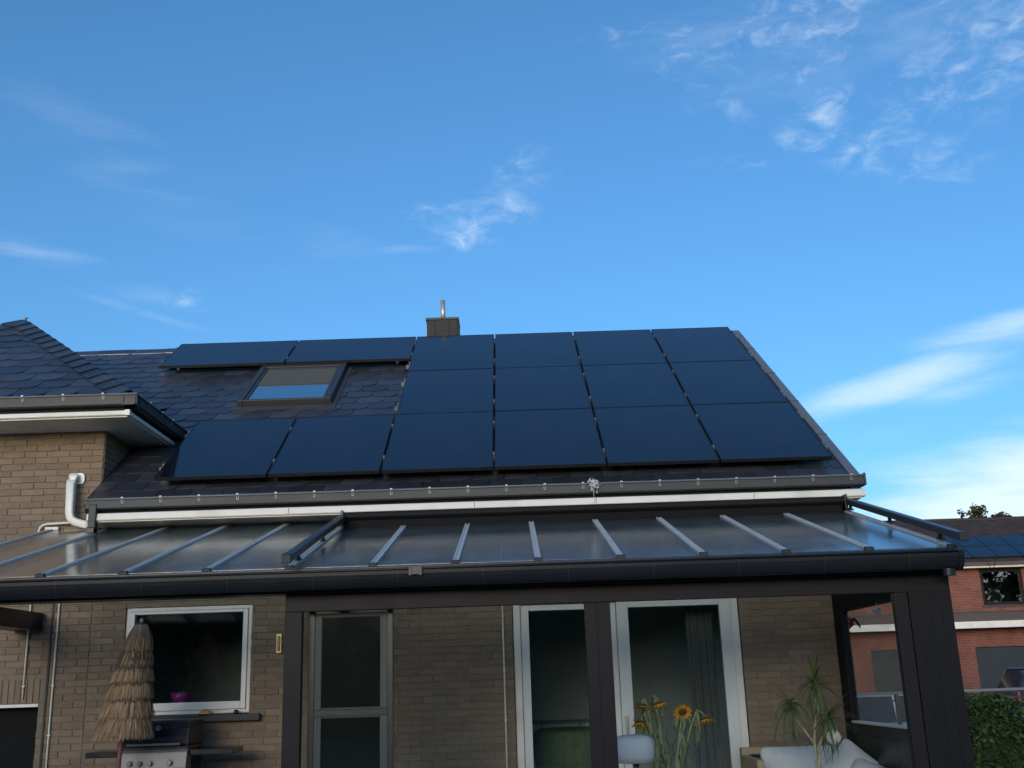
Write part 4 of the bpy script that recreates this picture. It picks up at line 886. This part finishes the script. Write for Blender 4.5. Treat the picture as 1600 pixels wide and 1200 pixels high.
# dracaena
dr = thing('dracaena_plant', (2.53, 9.6, .02), 'potted dracaena with three spiky leaf heads and pale braided trunk', 'plant')
bld(MB().lathe([(0, 0), (.10, 0), (.13, .24), (.14, .25), (.14, .27), (.12, .27), (.11, .22), (0, .21)], (2.53, 9.6, .02), 22), 'pot', 'ceramic', dr, smooth=True)
for k in range(3):
    pts = []
    for i in range(30):
        t = i/29; z = .24+.66*t; a = t*14+k*2.094; pts.append((2.535+.016*math.cos(a), 9.6+.016*math.sin(a), z))
    ex = ((2.34, 9.58, 1.24), (2.585, 9.62, 1.40), (2.645, 9.55, 1.13))[k]; p = Vector(pts[-1])
    pts += [tuple(p+Vector((.03*(k-1)*1.2, 0, .06))), tuple(p.lerp(Vector(ex), .55)+Vector((.02*(k-1), 0, .0))), ex]
    bld(MB().tube(pts, .0105, 7), 'trunk', 'ytrunk', dr, smooth=True)
def blade(L, w, curve):
    mb = MB(); n = 6
    for i in range(n+1):
        t = i/n; ww = w*(1-t)**.6*min(1, .5+t*3); z = -curve*t*t*L; x = L*t*(1-.15*curve*t); mb.v += [(x, -ww, z+ww*.3), (x, 0, z), (x, ww, z+ww*.3)]
    for i in range(n): mb.f += [(3*i, 3*i+1, 3*i+4, 3*i+3), (3*i+1, 3*i+2, 3*i+5, 3*i+4)]
    return mb.mesh('leaf', 'yleaf', True)
blades = [blade(.26, .0115, c) for c in (.15, .45, .9)]
ry = random.Random(21)
for hd, n, droop in (((2.34, 9.58, 1.25), 50, .35), ((2.585, 9.62, 1.41), 50, .1), ((2.645, 9.55, 1.14), 60, .55)):
    for i in range(n):
        e = ry.uniform(-70-40*droop, 80-50*droop); a = ry.uniform(0, 360)
        put('leaf', ry.choice(blades), dr, Matrix.Translation(Vector(hd)+Vector((0, 0, ry.uniform(-.03, .03)))) @ Matrix.Rotation(R(a), 4, 'Z') @ Matrix.Rotation(R(-e), 4, 'Y') @ Matrix.Scale(ry.uniform(.75, 1.3), 4))
bl_ = thing('wire_ball', (2.66, 9.5, .92), 'white openwork ball ornament hanging on the dracaena', 'ornament')
bm = bmesh.new(); bmesh.ops.create_icosphere(bm, subdivisions=2, radius=.058); mb = MB()
for e in bm.edges: mb.tube([Vector(e.verts[0].co)+Vector((2.66, 9.5, .977)), Vector(e.verts[1].co)+Vector((2.66, 9.5, .977))], .0042, 5)
bm.free(); bld(mb, 'wire_mesh', 'wire', bl_); bld(MB().tube([(2.66, 9.5, 1.03), (2.655, 9.52, 1.12)], .002, 5), 'hanger', 'wire', bl_)
bm = bmesh.new(); bmesh.ops.create_icosphere(bm, subdivisions=3, radius=.050); me = bpy.data.meshes.new('core'); bm.to_mesh(me); bm.free(); me.materials.append(M['wire']); put('core', me, bl_, Matrix.Translation((2.66, 9.5, .977)))
so = thing('garden_sofa', (2.7, 10.35, .02), 'pale wooden sofa with grey blue cushions in conservatory corner', 'sofa')
bld(MB().box(2.10, 3.15, 10.70, 10.75, .78, .845), 'back_rail', 'wood', so, bev=.006); bld(MB().box(2.10, 2.16, 10.0, 10.75, .02, .779), 'side_frame', 'wood', so, bev=.006)
bld(MB().box(2.10, 2.16, 10.65, 10.70, .78, .844), 'back_post', 'wood', so)
bld(MB().box(2.62, 3.17, 9.46, 9.52, .66, .70), 'arm_rail', 'wood', so, bev=.006); bld(MB().box(3.09, 3.17, 9.52, 10.69, .66, .70), 'arm_rail', 'wood', so, bev=.006)
bld(MB().box(2.12, 3.15, 9.5, 10.7, .25, .33), 'seat_frame', 'wood', so, bev=.006)
for x in (2.13, 3.12):
    for y in (9.5, 10.68): bld(MB().box(x-.03, x+.03, y-.03, y+.03, .02, .25), 'leg', 'wood', so)
def cushion(name, c, s, rot, par):
    bm = bmesh.new(); bmesh.ops.create_cube(bm, size=1); bmesh.ops.subdivide_edges(bm, edges=bm.edges, cuts=5, use_grid_fill=True)
    rr = random.Random(int(c[0]*100))
    for v in bm.verts:
        x, y, z = v.co*2; k = (1-abs(x)**3)*(1-abs(z)**3); v.co.y *= .35+.65*k**.5 if k > 0 else .35
        v.co.x *= 1-.06*(1-abs(z)); v.co += Vector((rr.gauss(0, .008), rr.gauss(0, .02), rr.gauss(0, .008)))
    me = bpy.data.meshes.new(name); bm.to_mesh(me); bm.free(); me.materials.append(M['cushion']); me.polygons.foreach_set('use_smooth', [True]*len(me.polygons))
    o = put(name, me, par, Matrix.Translation(c) @ Euler([R(a) for a in rot]).to_matrix().to_4x4() @ Matrix.Diagonal((*s, 1)))
    m_ = o.modifiers.new('sub', 'SUBSURF'); m_.levels = 1; m_.render_levels = 1
cushion('back_cushion', (2.62, 10.56, .62), (.72, .22, .46), (-12, 0, 0), so)
cushion('loose_cushion', (2.98, 10.2, .62), (.46, .2, .46), (-25, 40, -30), so)
cushion('seat_cushion', (2.65, 10.1, .41), (.95, .95, .16), (0, 0, 0), so)
cushion('loose_cushion', (3.0, 9.85, .56), (.42, .2, .40), (-40, 15, -55), so)
# hanging ornaments by the side window
hb = thing('red_bird_ornament', (2.97, 9.6, 1.9), 'red and black winged ornament hanging in side window', 'ornament')
c = Vector((0, 0, 0)); OM = Matrix.Translation((2.97, 9.6, 1.945)) @ Matrix.Scale(.72, 4) @ Matrix.Rotation(R(35), 4, 'Z'); q = MB()
q.lathe([(0, -.05), (.012, -.04), (.022, -.01), (.02, .015), (.010, .035), (0, .045)], (0, 0, 0), 12).xf(OM @ Matrix.Rotation(R(70), 4, 'Y')); bld(q, 'body', 'red', hb, smooth=True)
q = MB()
for s_ in (-1, 1):
    for k in range(4): a = .3+.35*k; q.add([c+Vector((0, s_*.01, .01)), c+Vector((-.02+.03*k, s_*.05, .03-.03*k)), c+Vector((-.05+.02*k, s_*.085, .02-.045*k)), c+Vector((-.03, s_*.03, -.01))], [(0, 1, 2, 3)])
bld(q.xf(OM), 'wings', 'red', hb); q = MB()
for k in range(5): q.tube([c+Vector((-.03, 0, -.005)), c+Vector((-.035-.006*k, .01*(k-2), -.06-.008*k))], [.005, .0015], 5)
bld(q.xf(OM), 'tail', 'red', hb); bld(MB().lathe([(0, -.02), (.016, -.012), (.02, 0), (.016, .012), (0, .02)], tuple(c+Vector((.055, 0, .004))), 12).xf(OM), 'head', 'ceramic', hb, smooth=True)
bld(MB().tube([c+Vector((0, 0, .01)), c+Vector((0, 0, .14))], .0015, 5).xf(OM), 'thread', 'knob', hb)
hw = thing('white_bird_ornament', (3.14, 9.45, 1.98), 'small white ornament hanging at top of side window', 'ornament')
c = Vector((3.14, 9.45, 2.005)); bld(MB().lathe([(0, -.055), (.014, -.04), (.02, -.01), (.016, .02), (0, .045)], (0, 0, 0), 12).xf(Matrix.Translation(c) @ Matrix.Rotation(R(115), 4, 'Y')), 'body', 'wire', hw, smooth=True)
bld(MB().add([c, c+Vector((-.01, -.05, .03)), c+Vector((.03, -.07, .0)), c+Vector((-.01, .05, .03)), c+Vector((.03, .07, 0))], [(0, 1, 2), (0, 3, 4)]), 'wings', 'wire', hw)
bld(MB().tube([c, c+Vector((0, 0, .075))], .0015, 5), 'thread', 'wire', hw)

# ------------------------------------------------------------------ neighbour's red brick house
NY = 50.0; NX0, NX1 = 8.0, 36.0
nh = thing('red_brick_house', (22, NY, -.45), 'red brick house with brown tiled roof beyond the hedge', 'house')
HN = [(21.55, 23.5, 4.27, 5.88), (20.86, 24.3, -.5, 2.42), (16.1, 18.9, -.5, 2.42), (13.9, 15.05, -.5, 2.38)]
bld(wall_sheet(NX0, NX1, -.5, 6.2, HN, NY, .3), 'wall', 'rbrick', nh)
bld(MB().box(NX0, NX0+.3, NY+.302, NY+9, -.5, 6.2).box(NX1-.3, NX1, NY+.302, NY+9, -.5, 6.2).box(NX0, NX1, NY+9, NY+9.3, -.5, 6.2), 'outer_wall', 'redbrick', nh)
bld(MB().box(NX0+.4, NX1-.4, NY+3, NY+3.1, -.4, 6).box(NX0+.4, NX1-.4, NY+.4, NY+3, 3.0, 3.1).box(NX0+.4, NX1-.4, NY+.4, NY+3, 5.95, 6.05), 'room_wall', 'room', nh)
nw_ = bld(frame_rect(MB(), 21.56, 23.49, 4.29, 5.87, NY+.06, NY+.16, .13, .12, .10), 'window', 'dark', nh)
bld(MB().box(21.68, 23.37, NY+.09, NY+.11, 4.40, 5.78), 'pane', 'nglass', nw_)
bld(MB().box(21.45, 23.6, NY-.08, NY+.05, 4.19, 4.268), 'window_sill', 'lead', nh)
bld(MB().box(21.45, 23.6, NY-.03, NY+.03, 5.882, 6.0), 'window_lintel', 'dark', nh)
for a, b, zt in ((20.86, 24.3, 2.42), (16.1, 18.9, 2.42), (13.9, 15.05, 2.38)):
    gd = bld(MB().box(a, b, NY+.16, NY+.2, -.45, zt), 'garage_door', 'shut', nh)
    for i in range(5): bld(MB().box(a+.01, b-.01, NY+.145, NY+.159, -.40+i*.56, .15+i*.56 if .15+i*.56 < zt else zt-.01), 'door_section', 'shut', gd)
# projecting flat roof band between the storeys
bld(MB().box(NX0, NX1, NY-1.0, NY-.003, 3.50, 3.90), 'canopy_band', 'band', nh)
bld(MB().box(NX0, NX1, NY-1.05, NY-1.002, 3.23, 3.52), 'canopy_fascia', 'white', nh)
bld(MB().box(NX0, NX1, NY-1.0, NY-.003, 3.24, 3.26), 'canopy_soffit', 'soffit', nh)
bld(MB().box(NX0, NX1, NY-1.03, NY-.9, 3.905, 3.97), 'canopy_edge', 'lead', nh)
# roof
EYN, EZN, RYN, RZN = NY-.55, 6.16, NY+4.35, 8.82
kn = math.atan2(RZN-EZN, RYN-EYN); upn = Vector((0, math.cos(kn), math.sin(kn))); nn_ = Vector((0, -math.sin(kn), math.cos(kn)))
def np_(x, s, h): return Vector((x, EYN, EZN))+upn*s+nn_*h
LN = math.hypot(RYN-EYN, RZN-EZN)
rm = MB().hexa([np_(NX0-.4, 0, -.2), np_(NX1+.4, 0, -.2), np_(NX1+.4, LN, -.2), np_(NX0-.4, LN, -.2)], [np_(NX0-.4, 0, -.03), np_(NX1+.4, 0, -.03), np_(NX1+.4, LN, -.03), np_(NX0-.4, LN, -.03)])
rm.add([(NX0-.4, RYN, RZN-.03), (NX1+.4, RYN, RZN-.03), (NX1+.4, RYN+5, EZN), (NX0-.4, RYN+5, EZN)], [(0, 1, 2, 3)])
nroof = bld(rm, 'roof', 'tile', nh)
tl = MB(); nrow = 16
for r in range(nrow):
    s0 = LN*r/nrow; s1 = s0+LN/nrow+.03; i = 0; x = NX0-.4+(.15 if r % 2 else 0)
    while x < NX1+.4:
        h = .012+rnd.uniform(0, .008)
        tl.add([np_(x, s0, h), np_(x+.295, s0, h), np_(x+.295, s1, -.015), np_(x, s1, -.015), np_(x, s0, h-.03), np_(x+.295, s0, h-.03)], [(0, 1, 2, 3), (4, 5, 1, 0)]); x += .30
tag(bld(tl, 'roof_tiles', 'tile', nroof), kind='stuff')
rc = MB().tube([(NX0-.4, RYN, RZN-.03), (NX1+.4, RYN, RZN-.03)], .11, 10); bld(rc, 'ridge_cap', 'tile', nroof)
bld(MB().box(NX0-.4, NX1+.4, EYN-.16, EYN-.02, 6.02, 6.17), 'gutter', 'band', nh)
bld(MB().box(NX0-.4, NX1+.4, EYN-.02, EYN+.02, 5.93, 6.018), 'fascia', 'white', nh)
bld(MB().box(NX0-.4, NX1+.4, EYN+.022, NY-.002, 5.935, 5.95), 'soffit', 'soffit', nh)
for r in range(2):
    for k in range(8):
        x = 17.84+k*1.155; s0 = .42+r*1.33
        lab = 'solar panel on the neighbouring brown roof, %s row, %s from the left' % (('lower', 'upper')[r], (ordn+['seventh', 'eighth'])[k])
        o = thing('solar_panel', np_(x+.56, s0, .02), lab, 'solar panel', "panels on the neighbour's roof")
        mb = MB().hexa([np_(x+.01, s0+.01, .06), np_(x+1.125, s0+.01, .06), np_(x+1.125, s0+1.30, .06), np_(x+.01, s0+1.30, .06)], [np_(x+.01, s0+.01, .095), np_(x+1.125, s0+.01, .095), np_(x+1.125, s0+1.30, .095), np_(x+.01, s0+1.30, .095)])
        bld(mb, 'glass_sheet', 'pglass', o)
        mb = MB()
        for a, b, c, d in ((x, x+.011, s0, s0+1.31), (x+1.124, x+1.135, s0, s0+1.31), (x, x+1.135, s0, s0+.011), (x, x+1.135, s0+1.299, s0+1.31)): mb.hexa([np_(a, c, .05), np_(b, c, .05), np_(b, d, .05), np_(a, d, .05)], [np_(a, c, .098), np_(b, c, .098), np_(b, d, .098), np_(a, d, .098)])
        bld(mb, 'panel_frame', 'pframe', o)
        for q in (.3, 1.0): bld(MB().hexa([np_(x-.008, s0+q, .012), np_(x+1.145, s0+q, .012), np_(x+1.145, s0+q+.04, .012), np_(x-.008, s0+q+.04, .012)], [np_(x-.008, s0+q, .049), np_(x+1.145, s0+q, .049), np_(x+1.145, s0+q+.04, .049), np_(x-.008, s0+q+.04, .049)]), 'mounting_rail', 'pframe', o)

# ------------------------------------------------------------------ fence, hedge, cars
fe = thing('garden_fence', (8, 17, -.22), 'low dark fence with pale top rail behind the hedge', 'fence')
fz = ground_z(17)
bld(MB().box(4.3, 14, 16.97, 17.03, 1.155, 1.195), 'top_rail', 'fencerail', fe, bev=.004)
for i in range(8): bld(MB().box(4.4+i*1.36, 4.45+i*1.36, 16.98, 17.03, fz, 1.154), 'post', 'fence', fe)
for i in range(7):
    x = 4.45+i*1.36; m1 = MB(); m1.box(x, x+1.31, 16.995, 17.005, 1.05, 1.07); m1.box(x, x+1.31, 16.995, 17.005, fz+.1, fz+.12)
    for k in range(26): m1.box(x+.02+k*.0495, x+.026+k*.0495, 17.006, 17.012, fz+.1, 1.15)
    bld(m1, 'mesh_panel', 'fence', fe)
def leaves(rng, n, size, inside, tilt=1.0):
    """n folded leaves; inside() gives a point"""
    mb = MB()
    for _ in range(n):
        c = Vector(inside()); q = Euler((rng.uniform(-1, 1)*tilt, rng.uniform(-1, 1)*tilt, rng.uniform(0, 6.283))).to_matrix(); L = size*rng.uniform(.6, 1.4); w = L*.34
        pts = [(-L/2, 0, 0), (0, -w, L*.06), (L/2, 0, -L*.12), (0, w, L*.06)]
        mb.add([c+q @ Vector(p) for p in pts], [(0, 1, 2), (0, 2, 3)])
    return mb
rh = random.Random(31)
def hedge_top(x): return (.78+.12*math.sin(x*2.1) if x < 5.9 else (1.03 if x < 6.7 else max(.62, 1.03-.8*(x-6.7)))+.06*math.sin(x*3.3)+.04*math.sin(x*9.1))
hg = thing('garden_hedge', (6.8, 15.4, -.15), 'leafy green hedge at right beyond the conservatory corner', 'hedge')
def hp():
    x = rh.uniform(4.6, 9.4); zt = hedge_top(x); z = -.2+(zt+.25)*(rh.random()**.6); d = abs(rh.gauss(0, .12)); 
    if rh.random() < .5: y = 14.72+d-rh.random()*.06
    else: y = 14.7+rh.random()*1.3; z = zt-abs(rh.gauss(0, .10))+.05
    return (x, y, z)
bld(leaves(rh, 15000, .062, hp), 'foliage', 'leaf', hg)
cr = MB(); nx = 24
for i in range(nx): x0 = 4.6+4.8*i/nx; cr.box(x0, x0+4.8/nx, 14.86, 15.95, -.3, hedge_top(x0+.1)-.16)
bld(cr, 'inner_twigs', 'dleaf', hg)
mb = MB()
for i in range(60):
    x = rh.uniform(4.7, 9.3); y = rh.uniform(14.8, 15.9); z = hedge_top(x); mb.tube([(x, y, z-.4), (x+rh.gauss(0, .03), y, z-.1), (x+rh.gauss(0, .08), y+rh.gauss(0, .05), z+rh.uniform(.0, .12))], [.005, .004, .002], 4)
bld(mb, 'twigs', 'bark', hg)
def car(name, label, paint, loc, rz, L, Wd, H, hood, cab):
    """side profile lofted across the width; nose towards -x of the car"""
    o = empty(name, loc, label, 'car'); o.rotation_euler.z = rz
    h0, hb = .22, .62*H                # sill, waist
    low = [(-L/2, .42), (-L/2+.08, h0), (L/2-.08, h0), (L/2, .45), (L/2-.03, hb), (cab[3], hb+.05), (cab[0], hb+.02), (-L/2+.35, hood), (-L/2+.06, hood-.14)]
    st = [(-Wd/2, .94), (-Wd/2+.05, 1.0), (Wd/2-.05, 1.0), (Wd/2, .94)]
    mb = MB(); n = len(low)
    for y, k in st: mb.v += [(x*(.97+.03*k if k < 1 else 1), y, .62*H*.6+(z-.62*H*.6)*k) for x, z in low]
    for i in range(3):
        for j in range(n): mb.f.append((i*n+j, i*n+(j+1) % n, (i+1)*n+(j+1) % n, (i+1)*n+j))
    mb.f += [tuple(range(n-1, -1, -1)), tuple(3*n+j for j in range(n))]
    b = mb.build('body', paint, o, bev=.05, smooth=False)
    up_ = [(cab[0], hb), (cab[1], H), (cab[2], H), (cab[3], hb+.03)]; y0, y1 = Wd/2-.06, Wd/2-.22
    bt = [(cab[0], -y0, hb), (cab[0], y0, hb), (cab[3], y0, hb+.03), (cab[3], -y0, hb+.03)]; tp = [(cab[1], -y1, H-.03), (cab[1], y1, H-.03), (cab[2], y1, H-.03), (cab[2], -y1, H-.03)]
    MB().hexa(bt, tp).build('greenhouse', 'carglass', o, bev=.03)
    MB().hexa([(cab[1]-.06, -y1-.02, H-.055), (cab[1]-.06, y1+.02, H-.055), (cab[2]+.08, y1+.02, H-.055), (cab[2]+.08, -y1-.02, H-.055)], [(cab[1]+.1, -y1+.06, H+.01), (cab[1]+.1, y1-.06, H+.01), (cab[2]-.1, y1-.06, H+.01), (cab[2]-.1, -y1+.06, H+.01)]).build('car_roof', paint, o, bev=.03)
    for s_ in (-1, 1):
        for (xa, xb) in ((cab[0], cab[1]), (cab[3], cab[2])): MB().tube([(xa, s_*(y0+.0), hb), (xb, s_*(y1+.005), H-.03)], .03, 6).build('pillar', paint, o)
        xm = (cab[1]+cab[2])/2; MB().tube([(xm, s_*(y0+.004), hb), (xm, s_*(y1+.006), H-.03)], .025, 6).build('pillar', paint, o)
        for xw in (-L/2+.78, L/2-.75):
            w = MB().lathe([(.20, -.10), (.30, -.10), (.315, -.07), (.315, .07), (.30, .10), (.20, .10)], (0, 0, 0), 22).xf(Matrix.Translation((xw, s_*(Wd/2-.10), .315)) @ Matrix.Rotation(R(90), 4, 'X')).build('wheel', 'tyre', o)
            MB().lathe([(0, .09), (.19, .085), (.205, .06), (.205, -.06), (.19, -.085), (0, -.09)], (0, 0, 0), 18).xf(Matrix.Translation((xw, s_*(Wd/2-.10), .315)) @ Matrix.Rotation(R(90), 4, 'X')).build('rim', 'alu', w)
        MB().box(-L/2+.015, -L/2+.2, s_*(Wd/2-.42), s_*(Wd/2-.08), hood-.27, hood-.13).build('headlight', 'ceramic', o, bev=.03)
        MB().box(L/2-.16, L/2-.0, s_*(Wd/2-.34), s_*(Wd/2-.07), hb-.24, hb-.06).build('tail_light', 'red', o, bev=.02)
        MB().box(cab[0]+.15, cab[0]+.3, s_*(Wd/2+.02), s_*(Wd/2+.16), hb, hb+.12).build('mirror', paint, o, bev=.03)
    return o
car('parked_car', 'bright blue car just behind the hedge at right edge', 'cblue', (13.1, 26.0, -.43), R(4), 4.1, 1.74, 1.46, .93, (-1.25, -.45, .95, 1.85))
car('parked_car', 'dark maroon van parked before the right garage door', 'cmar', (17.95, 36.0, -.43), R(180), 4.4, 1.85, 1.92, 1.05, (-1.7, -.9, 1.7, 2.1))
car('parked_car', 'pale silver car seen through the conservatory side window', 'csil', (7.1, 22.6, -.43), R(3), 4.2, 1.76, 1.50, .95, (-1.3, -.5, 1.0, 1.9))

# ------------------------------------------------------------------ trees
def tree(name, label, loc, h, cr_c, cr_r, nl, size, mat, seed, group=None, clumps=14):
    rng = random.Random(seed); o = thing(name, loc, label, 'tree', group); L = Vector(loc); c = L+Vector(cr_c)
    mb = MB().tube([L+Vector((0, 0, -.2)), L+Vector((.05, 0, h*.3)), L+Vector((.1, .05, h*.6)), c+Vector((0, 0, cr_r[2]*.5))], [.03*h, .024*h, .016*h, .004*h], 10)
    bld(mb, 'trunk', 'bark', o, smooth=True)
    cl = []
    for i in range(clumps):
        v = Vector((rng.gauss(0, 1), rng.gauss(0, 1), rng.gauss(0, 1))).normalized()*rng.uniform(.35, .95)
        cl.append((c+Vector((v.x*cr_r[0], v.y*cr_r[1], v.z*cr_r[2])), rng.uniform(.25, .45)))
    lm = MB()
    for p, k in cl:
        st = L+Vector((.08, .03, h*.45)); lm.tube([st, st.lerp(p, .5)+Vector((0, 0, .1*h*.3)), p], [.008*h, .005*h, .0015*h], 5)
    bld(lm, 'limbs', 'bark', o)
    def ins():
        p, k = rng.choice(cl); v = Vector((rng.gauss(0, 1), rng.gauss(0, 1), rng.gauss(0, .8))).normalized()*rng.random()**.45
        return p+Vector((v.x*cr_r[0], v.y*cr_r[1], v.z*cr_r[2]))*k
    bld(leaves(rng, nl, size, ins), 'crown', mat, o)
tree('leafy_tree', 'sparse treetop showing above the red brick house roof', (26.3, 60, -.45), 10.8, (0, 0, 9.75), (1.9, 1.6, 1.15), 1100, .24, 'sleaf', 3, 'trees behind the red brick house', 12)
tree('leafy_tree', 'small wisp of treetop just left of the fuller one', (23.4, 60, -.45), 10.4, (0, 0, 9.5), (1.6, 1.2, .8), 420, .22, 'sleaf', 5, 'trees behind the red brick house', 7)
# the garden behind the photographer, seen only as reflections in the glass
for i, (x, y, h, w) in enumerate(((-17, -17.5, 4.6, 2.4), (-10.5, -18, 4.3, 2.4), (-5, -17.5, 4.7, 2.2), (4.5, -18, 4.4, 2.4), (10, -17.5, 4.8, 2.6), (16, -18, 4.5, 2.6), (22.5, -17.5, 4.7, 2.6))):
    tree('garden_tree', 'dense garden tree behind the viewer, seen only as reflection, %s from the left' % (ordn+['seventh'])[i], (x, y, 0), h, (0, 0, h*.62), (w, w*.8, h*.45), 7000, .5, 'dleaf', 40+i, 'garden trees behind the viewer', 26)
tree('garden_tree', 'tall tree far behind the viewer, reflected in upper window of red house', (49, -20, 0), 13, (0, 0, 8.0), (4.0, 3.5, 4.6), 2600, .6, 'dleaf', 61, 'garden trees behind the viewer', 22)
tree('garden_tree', 'second tall tree far behind the viewer, right of the first in that window', (56, -23, 0), 14, (0, 0, 8.5), (3.6, 3.5, 5), 2200, .6, 'dleaf', 62, 'garden trees behind the viewer', 20)
hb_ = thing('boundary_hedge', (0, -18.5, 0), 'tall boundary hedge behind the viewer, seen only as reflection', 'hedge')
rb_ = random.Random(77)
bld(leaves(rb_, 16000, .2, lambda: (rb_.uniform(-24, 26), -18.2+abs(rb_.gauss(0, .3))-.1, rb_.uniform(.0, 4.75))), 'foliage', 'dleaf', hb_)
bld(MB().box(-24, 26, -19.2, -18.25, -.1, 4.4), 'inner_twigs', 'dleaf', hb_)
